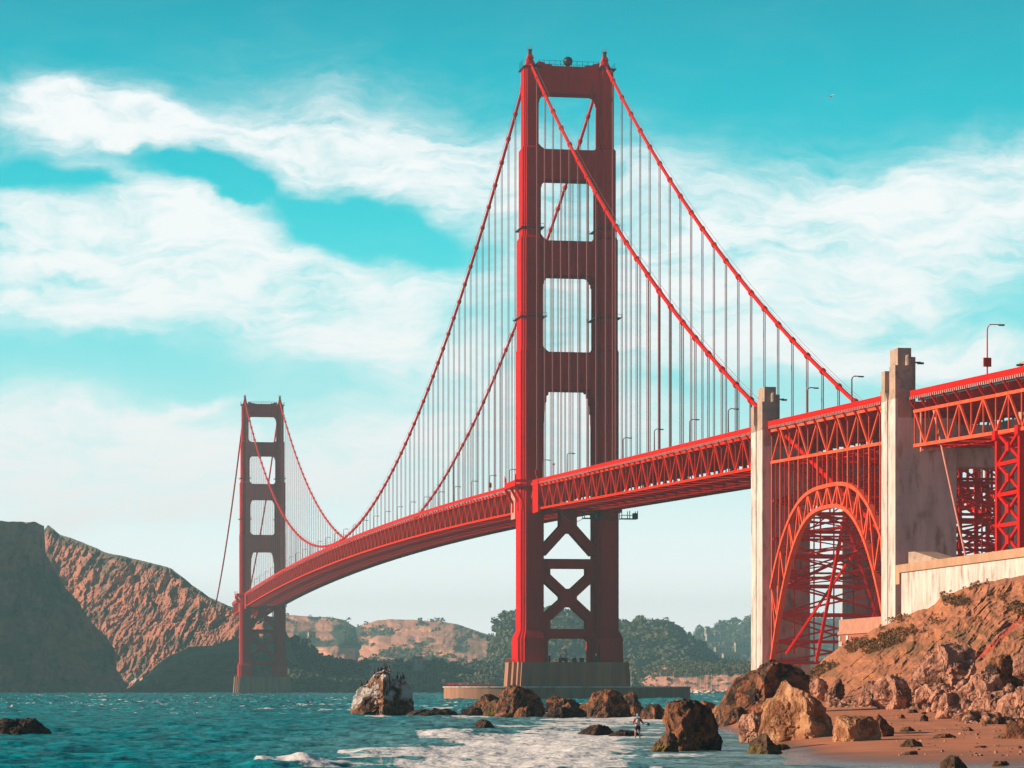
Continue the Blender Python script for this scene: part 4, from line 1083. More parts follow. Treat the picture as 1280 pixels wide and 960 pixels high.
# ---- street lamps along the western sidewalk
def lamp_mesh(h=6.4, arm=1.7, k=1.0):
    p = MB(); p.tube([(0, 0, -.2), (0, 0, h * .88), (.15, 0, h * .95), (.55, 0, h), (arm, 0, h)], [v * k for v in (.2, .16, .15, .13, .12)], 6)
    l = MB(); l.box(arm - .1, arm + 1.0, -.28, .28, h - .22, h + .06)
    return p.mesh('pole'), l.mesh('lamp_head')
PM, LM = lamp_mesh(); PM.materials.append(mat('lamp_post_paint', (0.20, 0.10, 0.10), None, 1, .5)); LM.materials.append(M['dark'])
spots = [(-413, 'curved street lamp rightmost of those on the arch deck'), (-376, 'curved street lamp over the middle of the arch deck'), (-299, 'street lamp first left of the first concrete pylon'),
         (-255, 'street lamp second left of the first concrete pylon'), (-210, 'street lamp third left of the first concrete pylon'), (-166, 'street lamp just right of the near tower, against the sky'),
         (-75, 'street lamp seen between the legs of the near tower, right one'), (-30, 'street lamp seen between the legs of the near tower, left one')]
y = 40.0; k = 0
ordn = ['first', 'second', 'third', 'fourth', 'fifth', 'sixth', 'seventh', 'eighth', 'ninth', 'tenth', 'eleventh', 'twelfth', 'thirteenth', 'fourteenth', 'fifteenth', 'sixteenth', 'seventeenth', 'eighteenth', 'nineteenth', 'twentieth']
while y < NT - 30:
    lab = f'street lamp on the long deck, {ordn[k]} left of the near tower' if k < 20 else 'tiny street lamp on the far stretch of deck before the far tower'
    spots.append((y, lab)); y += 45.7; k += 1
lp = None
for i, (y, lab) in enumerate(spots):
    if lp is None:
        lp = thing('street_lamp', lab, 'street lamp', 'street lamps along the bridge deck', (-14.3, y, zr(y)))
        obj('pole', PM, None, lp); obj('lamp_head', LM, None, lp); o = lp
    else: o = dup(lp, None, (-14.3, y, zr(y)), lab)
PM2, LM2 = lamp_mesh(9.6, 2.4, .75)
PM2.materials.append(M['steel']); LM2.materials.append(M['dark'])
t = thing('street_lamp', 'tall red street lamp with a sign box, on the approach deck at right', 'street lamp', 'street lamps along the bridge deck', (-14.6, -506, zr(-506)))
obj('pole', PM2, None, t); obj('lamp_head', LM2, None, t); m = MB(); m.box(-.75, .75, -.25, .25, 1.5, 3.2); m.build('sign_box', M['steel'], t)

# red call boxes by the near tower
for (yy, lab) in ((-17, 'small red signal post beside the near tower leg'), (-50, 'thin red signal post on the deck right of the near tower leg'), (85, 'red signal post on the deck left of the near tower')):
    t = thing('signal_post', lab, 'signal post', 'red signal posts on the deck', (-14.2, yy, zr(yy)))
    m = MB(); m.tube([(0, 0, -.1), (0, 0, 3.6)], .14, 6); m.build('post', M['steel'], t)
    m = MB(); m.box(-.5, .5, -.35, .35, 1.6, 3.4) if yy != -50 else m.ball((0, 0, 3.9), .4); m.build('signal_head', M['steel'], t)

# hillside houses, marina, low shore buildings
def house(label, px, py, D, w, h, dpt=9, hip=True, group=None):
    p = W(px, py, D); t = thing('house', label, 'house', group, tuple(p), -YAW + .3)
    m = MB(); m.box(-w / 2, w / 2, -dpt / 2, dpt / 2, -6, h); m.build('wall', M['house'], t)
    r = MB(); r.add([(-w / 2 - .5, -dpt / 2 - .5, h), (w / 2 + .5, -dpt / 2 - .5, h), (w / 2 + .5, dpt / 2 + .5, h), (-w / 2 - .5, dpt / 2 + .5, h), (-w / 2 - .5, 0, h + 2.4), (w / 2 + .5, 0, h + 2.4)], [(0, 1, 5, 4), (2, 3, 4, 5), (1, 2, 5), (3, 0, 4), (0, 3, 2, 1)])
    r.build('roof', M['roofm'], t)
    for k in range(max(1, int(w / 6))):
        x = -w / 2 + w * (k + .5) / max(1, int(w / 6)); q = MB(); q.box(x - .9, x + .9, -dpt / 2 - .12, -dpt / 2 + .1, h * .3, h * .7); q.build('window', M['glass'], t)
    m = MB(); m.box(-w / 2 - .12, -w / 2 + .1, -1.2, 1.2, 0, h * .6); m.build('door', M['dark'], t)
H_ = 'pale houses on the distant slopes'
for (lab, px_, py_, D_, w_, h_) in (
    ('pale house highest on the far wooded ridge, at its left end', 884, 791, 5700, 8, 10), ('small pale house on the far ridge, left of a pair', 887, 797, 5600, 14, 7), ('small pale house on the far ridge, middle one', 896, 797, 5600, 12, 8),
    ('small pale house on the far ridge, right one', 903, 796, 5600, 12, 7), ('broad white house low on the far wooded ridge', 906, 822, 5000, 46, 7), ('white gabled house on the far ridge beside the first pylon', 914, 828, 4900, 30, 14),
    ('pale house near the left edge of the first pylon on the far slope', 927, 812, 5300, 26, 12), ('pale long house under the ridge, above the broad white one', 902, 813, 5300, 26, 5), ('small pale house behind the wooded hill', 876, 816, 5200, 16, 14),
    ('white house among the dark shore trees between the towers', 522, 832, 3000, 8, 7), ('pale shore building at the foot of the low wood', 476, 838, 2800, 20, 7), ('small twin white house on the green slope beside the headland', 388, 800, 4700, 7, 12), ('small twin white house on the green slope, right of its twin', 391.5, 800, 4700, 6, 11)):
    house(lab, px_, py_, D_, w_, h_, group=H_)
# lit shore outcrop with a boathouse
def boat_mesh():
    h = MB(); pr = [(-6, 0), (-5.2, -1.6), (0, -2.0), (4, -1.5), (6.5, 0), (4, 1.5), (0, 2.0), (-5.2, 1.6)]
    h.prism([(x * .85, y * .7) for x, y in pr], -.3, 1.3, pr); m = MB(); m.tube([(.6, 0, 1.3), (.6, 0, 17)], [.22, .14], 5); m.beam((.6, 0, 2.6), (-4.4, 0, 2.7), .2)
    c = MB(); c.prism([(-3, -1.1), (1.5, -1.1), (2.4, 0), (1.5, 1.1), (-3, 1.1)], 1.3, 2.2); return h.mesh('hull'), m.mesh('mast'), c.mesh('cabin')
BH, BM_, BC = boat_mesh(); BH.materials.append(M['white']); BM_.materials.append(M['white']); BC.materials.append(M['white'])
rng = random.Random(4)
bx_ = [(788, 25), (802, 17), (812, 21), (822, 15), (824.5, 26), (832, 18), (841, 17), (851, 14), (859, 22), (866, 16), (871, 20), (876, 17), (881, 24), (885, 19), (889, 23), (895, 17), (899, 19), (905, 24), (911, 18), (921, 13)]
b0 = None
for i, (px_, hh) in enumerate(bx_):
    D_ = 2300 + rng.uniform(-60, 60); p = W(px_, HZ, D_); p[2] = 0
    sc_ = hh / 17 * .62
    where = ['beside the near pier', 'left of the marina gap', 'behind the end of the fender wall', 'in the middle of the marina', 'toward the first pylon'][min(4, i // 4)]
    lab = f'moored sailboat {where}, {["shortest", "second", "third", "last"][i % 4] if i % 4 else "first"} from the left there'
    lab = lab.replace('shortest from', 'first from')
    if b0 is None:
        b0 = thing('sailboat', lab, 'sailboat', 'sailboats moored in the marina', tuple(p), .5)
        obj('hull', BH, None, b0); obj('mast', BM_, None, b0); obj('cabin', BC, None, b0); o = b0
    else: o = dup(b0, None, tuple(p), lab)
    o.scale = (1, 1, 1); o.scale = (sc_ * 1.1,) * 3; o.rotation_euler = (0, 0, rng.uniform(0, 3))

# ================================================================== ROCKS
def rock_mat(name, a, b, c, moss=(0.17, 0.12, 0.015)):
    return mat(name, a, b, 1.1, .95, 1.0, 3.0, c3=c, s3=.8, t3=(.46, .58), attr=[('low', (0.035, 0.025, 0.02)), ('moss', moss), ('guano', (0.66, 0.60, 0.57))], bdist=.3)
RM = {
    'brown': rock_mat('brown_rock', (0.36, 0.135, 0.055), (0.11, 0.053, 0.033), (0.04, 0.025, 0.02)),
    'tan': rock_mat('tan_rock', (0.58, 0.33, 0.18), (0.45, 0.22, 0.11), (0.30, 0.13, 0.06)),
    'pink': rock_mat('pinkish_rock', (0.60, 0.32, 0.22), (0.46, 0.23, 0.155), (0.24, 0.11, 0.075)),
    'dark': rock_mat('dark_wet_rock', (0.11, 0.05, 0.032), (0.05, 0.03, 0.027), (0.03, 0.02, 0.02)),
    'mossy': rock_mat('mossy_rock', (0.20, 0.10, 0.05), (0.13, 0.07, 0.04), (0.08, 0.05, 0.03)),
}
ICO = {}
def ico(n):
    n = min(n, 6)
    if n not in ICO:
        bm = bmesh.new(); bmesh.ops.create_icosphere(bm, subdivisions=n, radius=1)
        ICO[n] = (np.array([v.co[:] for v in bm.verts]), [tuple(v.index for v in f.verts) for f in bm.faces]); bm.free()
    return ICO[n]
def ground_z(px, D): 
    return max(float(sand_z(np.array([px]), np.array([D]))[0]), 0.0)
def rock(label, outline, D=None, split=None, seed=0, m='brown', depth=.8, sub=5, rough=.15, moss=0, low=.5, guano=0, bury=.22, cat='boulder', group='rocks along the shore', flat=.0):
    """a boulder whose outline seen from the beach is given; its far side, thickness and facets are its own"""
    ox = np.array([p[0] for p in outline], float); oy = np.array([p[1] for p in outline], float)
    basey = oy.max()
    if D is None:
        pc = (ox.min() + ox.max()) / 2
        D = 300.
        for _ in range(40): D = .5 * D + .5 * (CAM[2] - ground_z(pc, D)) * F / (basey - HZ)
    k = D / F
    cx = (ox.min() + ox.max()) / 2; hgt = (basey - oy.min())
    cy = basey - hgt * .30
    X = (ox - cx) * k; Z = (cy - oy) * k
    Z = np.where(oy > basey - hgt * .12, Z - hgt * k * bury, Z)
    ang = np.linspace(-math.pi, math.pi, 241)
    n = len(X); R = np.zeros(len(ang))
    for i, a in enumerate(ang):
        d = np.array([math.cos(a), math.sin(a)])
        for j in range(n):
            p = np.array([X[j], Z[j]]); q = np.array([X[(j + 1) % n], Z[(j + 1) % n]]); e = q - p
            den = d[0] * e[1] - d[1] * e[0]
            if abs(den) < 1e-9: continue
            t = (p[0] * e[1] - p[1] * e[0]) / den; u = (p[0] * d[1] - p[1] * d[0]) / den
            if t > 0 and -1e-6 <= u <= 1 + 1e-6: R[i] = max(R[i], t)
    R = np.maximum(R, .05 * k * hgt)
    V, Fc = ico(sub); rng = np.random.default_rng(seed)
    V = V / np.linalg.norm(V, axis=1)[:, None]
    x, y, z = V[:, 0], V[:, 1], V[:, 2]
    planes = []
    for _ in range(24):
        v = rng.normal(size=3); v /= np.linalg.norm(v); planes.append((v, rng.uniform(.70, .96)))
    if split is not None:
        e = np.array([split, -.60, 0])
        for v in ((-.86, -.50, .10), (.80, -.58, .14)):
            v = np.array(v); v /= np.linalg.norm(v); planes.append((v, max(.36, float(v @ e))))
    def q(dv):
        r = np.full(len(dv), 1.0)
        for v, h in planes:
            c = dv @ v; r = np.minimum(r, np.where(c > 1e-3, h / np.maximum(c, 1e-3), 9))
        return r
    th = np.arctan2(z, x); s = np.hypot(x, z)
    ring = np.stack([np.cos(th), np.zeros_like(th), np.sin(th)], 1)
    g = q(V) / np.maximum(q(ring), .3)
    Rt = np.interp(th, ang, R)
    dscale = depth * (ox.max() - ox.min()) * k * .5
    sg = np.minimum(s * g, 1.0); px = np.cos(th) * Rt * sg; pz = np.sin(th) * Rt * sg; pyy = y * dscale * q(V) * 1.25
    size = max(hgt, (ox.max() - ox.min()) * .6) * k
    c0 = W(cx, cy, D)
    P = np.stack([px, pyy, pz], 1)
    nf = 2.2 / size
    a = np.array([P[:, 0] * nf + seed * 3.1, P[:, 1] * nf, P[:, 2] * nf])
    n1 = fbm(a[0], a[1], a[2], 7, seed, .62, ridge=True); n2 = fbm(a[0] * 2.3 + 9, a[1] * 2.3, a[2] * 2.3, 6, seed + 5, .68)
    # vertical-ish cracks
    cr = fbm(a[0] * 2.2 + a[2] * .8, a[1] * 2.2, a[2] * .5, 4, seed + 9, .5, ridge=True)
    crack = -sm(.62, .9, cr) * .6
    def cells(n_, sd, amp, tl):
        r2 = np.random.default_rng(sd); C = r2.normal(size=(n_, 3)); C /= np.linalg.norm(C, axis=1)[:, None]
        Wp = V + np.stack([n2, n1, n2 * n1], 1) * .12
        i_ = np.argmax(Wp @ C.T, axis=1); c_ = r2.uniform(-1, 1, n_); t_ = r2.normal(size=(n_, 3)) * tl
        return amp * (c_[i_] + np.einsum('ij,ij->i', V - C[i_], t_[i_]))
    n1 = n1 - n1.mean()
    disp = (n1 * rough * .50 + n2 * rough * .50 + crack * rough * .6 + cells(34, seed + 100, .034, 1.6) + cells(170, seed + 200, .016, 3.0)) * size
    disp = disp - np.percentile(disp, 58)
    nrm = P / np.maximum(np.linalg.norm(P, axis=1)[:, None], 1e-6)
    P = P + nrm * disp[:, None]
    WP = c0 + RIGHT * P[:, 0:1] + FWD * (P[:, 1:2] + dscale * .55) + np.array([0, 0, 1.0]) * P[:, 2:3]
    me = bpy.data.meshes.new('boulder'); me.from_pydata([tuple(p) for p in WP], [], Fc)
    hz = WP[:, 2]; base_z = c0[2] - hgt * .70 * k; rel = (hz - base_z) / max(hgt * k, .01)
    nn = fbm(a[0] * 1.7, a[1] * 1.7, a[2] * 1.7, 4, seed + 21)
    A = {'low': sm(.30, .14, rel + .14 * nn) * low, 'moss': np.clip(sm(-.25, .2, nn + (.55 - rel) * 1.2) * moss, 0, 1),
         'guano': sm(.0, .3, nn + (rel - .60) * 2.6) * guano * sm(-.18, .12, n2)}
    for kk, v in A.items():
        at = me.attributes.new(kk, 'FLOAT', 'POINT'); at.data.foreach_set('value', np.ascontiguousarray(v, dtype=np.float32))
    o = obj('boulder', me, RM[m], None, label=label, cat=cat, group=group)
    me.polygons.foreach_set('use_smooth', [False] * len(me.polygons))
    return o
def O(*a): return [(a[i], a[i + 1]) for i in range(0, len(a), 2)]
# --- out in the water
rock('large pale-capped sea stack with dark seabirds on top, standing alone in the water', O(437, 893, 441, 880, 447, 868, 455, 859, 463, 850, 470, 842, 479, 838, 486, 841, 490, 849, 496, 847, 503, 848, 508, 856, 513, 866, 516, 878, 519, 893), 400, .15, 1, 'brown', .8, 6, low=.95, guano=1.0, cat='sea stack', group=None)
rock('long low black rock just right of the sea stack', O(505, 895, 515, 889, 530, 886, 548, 887, 560, 885, 570, 889, 575, 895), 385, None, 2, 'dark', .5)
rock('black rock alone at the left edge of the picture, in open water', O(-18, 917, -10, 903, 5, 899, 22, 900, 30, 898, 44, 899, 52, 907, 62, 914, 64, 918), 228, None, 3, 'dark', .5)
rock('small rounded black rock awash in the surf, left of the shore rocks', O(594, 911, 596, 902, 602, 899, 611, 901, 618, 908, 619, 912), 255, None, 4, 'dark', .8)
rock('low dark rock at the left end of the shore rocks', O(572, 895, 578, 888, 590, 883, 602, 886, 606, 895), 376, None, 5, 'dark', .6)
rock('brown rock behind the mossy one, left part of the shore rocks', O(591, 893, 594, 880, 602, 870, 611, 867, 620, 870, 628, 878, 628, 893), 392, .3, 6, 'brown', .8, moss=.3, low=.5)
rock('olive mossy slab leaning on the largest dark shore rock', O(604, 895, 606, 884, 618, 876, 634, 877, 640, 886, 640, 895), 372, .5, 7, 'mossy', .6, moss=.95)
rock('largest dark domed shore rock, right of the mossy slab', O(616, 896, 622, 880, 628, 868, 634, 861, 646, 859, 658, 861, 670, 867, 679, 878, 684, 896), 366, -.55, 8, 'brown', .8, 6, low=.6)
rock('small reddish rock at the foot of the largest domed rock', O(640, 897, 648, 886, 660, 883, 672, 888, 676, 897), 358, .0, 9, 'brown', .6, low=.7)
rock('ridged brown rock behind, right of the largest domed rock', O(680, 890, 684, 874, 694, 870, 706, 872, 718, 876, 728, 886, 730, 893), 392, .1, 10, 'brown', .7, low=.5)
rock('small wedge-shaped light-faced rock among the middle shore rocks', O(700, 895, 703, 882, 710, 877, 722, 884, 732, 889, 736, 896), 370, -.3, 11, 'brown', .7)
rock('flat low rock at the foot of the middle shore rocks', O(676, 896, 690, 886, 704, 885, 722, 890, 728, 896), 362, .0, 12, 'dark', .5)
rock('low brown rock tucked behind the sunlit domed rock', O(722, 893, 726, 880, 738, 877, 748, 880, 750, 893), 385, .2, 13, 'brown', .6)
rock('sunlit orange domed rock right of the middle gap, below the near pier', O(734, 897, 736, 880, 741, 867, 750, 863, 764, 862, 776, 867, 786, 880, 791, 897), 352, -.25, 14, 'brown', .8, 6, low=.8)
rock('dark rock just behind and right of the sunlit domed rock', O(776, 896, 778, 872, 786, 866, 797, 869, 802, 882, 812, 890, 812, 897), 368, -.1, 15, 'brown', .7, low=.5)
rock('squat brown boulder standing behind the wading person', O(798, 902, 803, 888, 812, 880, 824, 880, 832, 888, 836, 902), 335, .2, 16, 'brown', .8, low=.4)
rock('rough brown rock half hidden behind the tall dark boulder', O(828, 902, 834, 884, 846, 875, 862, 876, 872, 882, 874, 902), 300, .0, 17, 'brown', .7)
rock('low brown rock right behind the tall dark boulder', O(862, 896, 866, 884, 878, 877, 890, 878, 900, 884, 902, 896), 345, .1, 18, 'brown', .7, low=.4)
rock('low dark rock beside the person, left hump', O(718, 924, 726, 915, 738, 908, 748, 906, 760, 909, 772, 917, 778, 924), 217, -.4, 19, 'dark', .6)
rock('low dark rock behind the person, right hump', O(755, 924, 766, 917, 780, 913, 796, 915, 806, 921, 808, 925), 215, .0, 20, 'dark', .5)
rock('tall dark boulder nearest in the surf, with a sunlit left edge', O(833, 940, 836, 920, 838, 902, 832, 890, 836, 880, 846, 876, 860, 875, 874, 878, 888, 886, 894, 902, 901, 922, 902, 940), 166, -.82, 21, 'brown', .85, 6, low=.3, rough=.10)
rock('olive mossy wedge at the left foot of the tall dark boulder', O(812, 937, 820, 930, 828, 922, 836, 915, 842, 917, 848, 928, 850, 939), 163, .6, 22, 'mossy', .8, moss=1.0)
# --- on the sand
rock('yellow-stained low rock at the sand edge behind the tall boulder', O(887, 905, 889, 890, 896, 883, 908, 883, 917, 888, 920, 905), 290, .2, 23, 'tan', .8, moss=.55)
rock('very large brown boulder under the first concrete pylon', O(897, 908, 902, 888, 910, 872, 918, 858, 930, 848, 938, 839, 952, 832, 966, 828, 980, 829, 996, 832, 1010, 838, 1015, 846, 1012, 872, 1004, 908), 268, .05, 24, 'brown', .8, 6, rough=.10)
rock('knobbly brown rock at the left foot of the very large boulder', O(904, 905, 908, 894, 916, 886, 926, 884, 936, 892, 938, 905), 262, .3, 25, 'brown', .7)
rock('big pale tan boulder with a shadowed right side, on the wet sand', O(955, 928, 954, 912, 955, 896, 962, 880, 972, 870, 979, 856, 986, 851, 992, 858, 1004, 866, 1016, 874, 1030, 884, 1040, 896, 1046, 908, 1040, 922, 1006, 928), 185, .52, 26, 'tan', .85, 6, rough=.10)
rock('orange-brown upright rock left of the big pale tan boulder', O(925, 922, 924, 904, 930, 894, 942, 890, 952, 896, 957, 908, 956, 924), 192, .35, 27, 'pink', .8)
rock('small mossy green rock at the water edge before the tan boulder', O(938, 943, 942, 930, 952, 918, 957, 915, 966, 926, 976, 936, 984, 943), 158, -.2, 28, 'mossy', .8, moss=.75)
rock('flat mossy stone just right of the small mossy green rock', O(966, 937, 974, 930, 984, 931, 989, 936), 166, None, 29, 'mossy', .7, moss=.8, sub=4)
rock('square-topped boulder with black shaded front and mossy foot', O(1043, 934, 1043, 908, 1046, 895, 1056, 894, 1072, 897, 1090, 897, 1098, 902, 1102, 918, 1100, 934), 171, -.55, 30, 'tan', .85, 6, moss=.35, rough=.10)
rock('small dark pointed rock leaning on the square-topped boulder', O(1092, 930, 1094, 904, 1098, 893, 1108, 902, 1118, 912, 1119, 926, 1112, 930), 178, -.6, 31, 'brown', .8)
rock('tan rock below the brick fort, right of the very large boulder', O(1008, 866, 1012, 852, 1020, 846, 1034, 852, 1036, 862, 1030, 872), 330, .4, 32, 'pink', .8)
rock('dark leaning rock at the foot of the slope, right of the tan one', O(1036, 874, 1042, 860, 1050, 848, 1056, 856, 1056, 868, 1050, 876), 322, -.4, 33, 'brown', .8)
rock('pale pink rock at the cliff foot with rubble around it', O(1092, 876, 1096, 858, 1104, 846, 1114, 843, 1128, 848, 1140, 862, 1142, 872, 1132, 880, 1108, 882), 268, .6, 34, 'pink', .8, 6)
rock('smaller pink rock left of the rubble at the cliff foot', O(1074, 876, 1078, 864, 1086, 852, 1098, 850, 1104, 860, 1102, 876), 275, .4, 35, 'pink', .7)
rock('rounded pink rock under the great slab', O(1145, 876, 1148, 862, 1158, 856, 1172, 858, 1180, 868, 1178, 876), 262, .5, 36, 'pink', .8)
rock('great pale fractured slab with a black right side, midway up the slope', O(1146, 850, 1146, 836, 1158, 822, 1176, 808, 1196, 804, 1212, 806, 1222, 814, 1224, 838, 1212, 852, 1190, 866, 1172, 868, 1158, 858), 268, .62, 37, 'pink', .7, 6, rough=.10)
rock('dark pyramid rock at the foot of the jumble, shaded black on its right', O(1170, 894, 1176, 880, 1182, 868, 1190, 864, 1198, 870, 1203, 882, 1200, 892), 226, -.3, 38, 'pink', .8)
rock('long pink rock of the jumble, above the dark pyramid rock', O(1196, 886, 1200, 864, 1216, 848, 1236, 838, 1250, 842, 1252, 860, 1240, 884, 1218, 892), 236, .55, 39, 'pink', .7, 6)
rock('broad pale rock in the middle of the jumble', O(1206, 902, 1216, 884, 1234, 868, 1258, 862, 1268, 874, 1262, 894, 1240, 904), 222, .5, 40, 'pink', .7, 6)
rock('tilted grey-pink rock of the jumble at the right edge', O(1248, 898, 1254, 876, 1272, 862, 1296, 854, 1306, 880, 1296, 902), 218, .3, 41, 'pink', .7, 6)
rock('dark shadowed rock high on the right edge', O(1226, 858, 1230, 836, 1246, 822, 1262, 820, 1276, 830, 1282, 850, 1270, 864, 1246, 866), 262, -.8, 42, 'brown', .8, 6)
rock('smooth orange rock at the right edge, above the jumble', O(1270, 844, 1272, 822, 1284, 814, 1304, 812, 1312, 840, 1296, 850), 248, .2, 43, 'pink', .8)
rock('brown rock at the lower right of the jumble, over the mossy block', O(1222, 918, 1230, 902, 1250, 896, 1270, 898, 1274, 912, 1262, 920), 205, .0, 44, 'brown', .7)
rock('small brown rock left of the jumble, near the dark pyramid', O(1196, 903, 1200, 894, 1212, 888, 1226, 892, 1228, 902), 214, .1, 45, 'brown', .7, sub=4)
rock('small dark mossy rock on the sand between the jumble and the tall block', O(1199, 923, 1203, 914, 1209, 908, 1216, 911, 1222, 918, 1224, 922), 188, -.1, 46, 'mossy', .8, moss=.4)
rock('tall rust-brown block with mossy foot at the right edge', O(1262, 938, 1262, 912, 1268, 900, 1282, 897, 1300, 900, 1306, 938), 170, .6, 47, 'brown', .8, 6, moss=.35)
rock('bright yellow-green mossy rock left of the rust-brown block', O(1235, 937, 1238, 926, 1248, 920, 1260, 914, 1266, 922, 1266, 938), 171, .6, 48, 'mossy', .8, moss=1.0)
rock('mossy cone-shaped rock cut off by the bottom edge', O(1176, 966, 1180, 952, 1190, 944, 1196, 945, 1204, 952, 1212, 962, 1212, 966), None, -.1, 49, 'mossy', .8, moss=.7, group='rocks along the shore')
rock('low mossy stone on the sand right of the square-topped boulder', O(1124, 934, 1132, 926, 1142, 924, 1152, 928, 1155, 934), None, .3, 50, 'mossy', .5, moss=.8, sub=4)
rock('flat dark mossy stone nearest the bottom, left of the cone-shaped one', O(1124, 943, 1134, 940, 1146, 938, 1150, 943), None, .0, 51, 'mossy', .5, moss=.5, sub=4)
rock('flat mossy stone near the bottom right, below the mossy block', O(1238, 957, 1244, 952, 1258, 951, 1264, 956), None, .0, 52, 'mossy', .5, moss=.6, sub=4)
rock('low dark rock in shadow on the sand, right of the leaning pointed rock', O(1124, 914, 1130, 909, 1138, 908, 1147, 914), None, -.2, 53, 'brown', .7, sub=4)
rock('small dark rock on upper sand, left of a pair', O(1119, 898, 1122, 894, 1128, 892, 1134, 898), None, -.2, 54, 'brown', .7, sub=4)
rock('small dark rock on upper sand below the rounded pink rock', O(1150, 902, 1152, 896, 1156, 893, 1161, 896, 1161, 902), None, -.3, 55, 'brown', .8, sub=4)
rock('small low stone on upper sand above the dark small rock', O(1134, 891, 1138, 887, 1146, 887, 1149, 891), None, .0, 56, 'brown', .7, sub=4)
rock('small round stone on upper sand, nearest the cliff rubble', O(1151, 893, 1153, 890, 1158, 890, 1159, 893), None, .0, 57, 'brown', .7, sub=4)
rock('slim dark stone lying on bare sand left of the yellow-green rock', O(1215, 935, 1220, 933, 1232, 932, 1236, 934), None, .0, 58, 'brown', .5, sub=3)
rock('weedy low stones beside the small mossy rock on the sand', O(1166, 922, 1172, 918, 1186, 917, 1196, 920, 1197, 922), None, .0, 59, 'mossy', .5, moss=.6, sub=4)

# rubble that nobody would count, at the cliff foot and round the jumble
def rubble():
    rng = np.random.default_rng(9); V, Fc = ico(2); vs = []; fs = []
    def put(px, py, D, s):
        c = W(px, py, D); v = V * rng.uniform(.6, 1.2, 3) * s
        for _ in range(5):
            n = rng.normal(size=3); n /= np.linalg.norm(n); dd = v @ n; v = v - np.outer(np.maximum(dd - s * .55, 0), n)
        b = len(vs); vs.extend([tuple(p) for p in (v + c)]); fs.extend([tuple(i + b for i in f) for f in Fc])
    for _ in range(520):
        px = rng.uniform(1035, 1165); f = np.interp(px, [1035, 1060, 1120, 1180], [876, 883, 883, 882]); py = f + rng.normal() * 3.2 + 1
        D = 283 + (1100 - px) * .25 - (py - f) * 1.5; put(px, py, D, rng.uniform(.12, .5) * rng.uniform(.5, 1.1))
    for _ in range(800):
        px = rng.uniform(1165, 1320); py = rng.uniform(858, 916) + (1240 - px) * -.05
        if py > 884 + (px - 1165) * .5: continue
        D = np.interp(py, [850, 916], [262, 200]); put(px, py, D, rng.uniform(.15, .7) * rng.uniform(.4, 1.0))
    for _ in range(160):
        px = rng.uniform(1110, 1290); py = rng.uniform(888, 945); 
        D = 250.
        for _ in range(25): D = .5 * D + .5 * (CAM[2] - ground_z(px, D)) * F / (py - HZ)
        put(px, py, D, rng.uniform(.04, .14))
    me = bpy.data.meshes.new('rubble'); me.from_pydata(vs, [], fs)
    for kk in ('low', 'moss', 'guano'): me.attributes.new(kk, 'FLOAT', 'POINT')
    obj('rubble', me, RM['pink'], None, label='loose rubble and pebbles at the foot of the cliff', cat='rubble', kind='stuff')
rubble()

# ---- seabirds on the sea stack, and one gull aloft
def bird_meshes():
    b = MB(); b.ball((0, 0, .32), .20, .15, .27, 8, 6); b.tube([(.05, 0, .5), (.10, 0, .68), (.12, 0, .8)], [.09, .06, .06], 6)
    b.tube([(-.08, 0, .2), (-.26, 0, .02)], [.09, .04], 5)
    h = MB(); h.ball((.15, 0, .84), .08, .06, .06, 7, 5); h.tube([(.2, 0, .84), (.34, 0, .83)], [.03, .01], 4); return b.mesh('body'), h.mesh('head')
BB, BHd = bird_meshes(); BB.materials.append(M['dark']); BHd.materials.append(M['dark'])
bpos = [(467, 843, 'lowest on the left shoulder'), (472, 839.5, 'left of the summit group'), (476, 838, 'just left of the summit'), (479.5, 837.2, 'at the left of the summit'), (482, 836.6, 'on the very top'), (484.5, 837.4, 'right of the top one'), (487, 840, 'stepping down right of the summit'),
        (489, 845, 'in the notch right of the summit'), (497.5, 846.6, 'left one on the lower right peak'), (500.5, 847, 'middle one on the lower right peak'), (504.5, 847.6, 'right one on the lower right peak'), (457.5, 856.2, 'far down the left ridge'), (451, 861, 'lowest of all on the left ridge')]
dgm = None
fb0 = None
ssv = [o for o in bpy.data.objects if o.get('category') == 'sea stack'][0]
sv = np.array([v.co[:] for v in ssv.data.vertices])
sl = (sv - CAM) @ RIGHT; sd = (sv - CAM) @ FWD; spx = 640 + F * sl / sd; spy = HZ - F * (sv[:, 2] - CAM[2]) / sd
for i, (px_, py_, w_) in enumerate(bpos):
    near_ = np.abs(spx - px_) < 1.2
    j = np.where(near_)[0][np.argmax(sv[near_, 2])]
    p = sv[j] - np.array([0, 0, .05]); lab = f'dark seabird on the sea stack, {w_}'
    if fb0 is None:
        fb0 = thing('seabird', lab, 'seabird', 'seabirds perched on the sea stack', tuple(p), .3); obj('body', BB, None, fb0); obj('head', BHd, None, fb0); o = fb0
    else: o = dup(fb0, None, tuple(p), lab)
    o.rotation_euler = (0, 0, random.Random(i).uniform(0, 6.28)); o.scale = (1.05,) * 3
g = thing('gull', 'single gull flying high in the blue sky at upper right', 'gull', None, tuple(W(1038, 120.5, 420)), .6)
b = MB(); b.ball((0, 0, 0), .26, .1, .1, 8, 6); b.ball((.27, 0, .03), .08, .07, .07, 6, 5); b.build('body', M['white'], g)
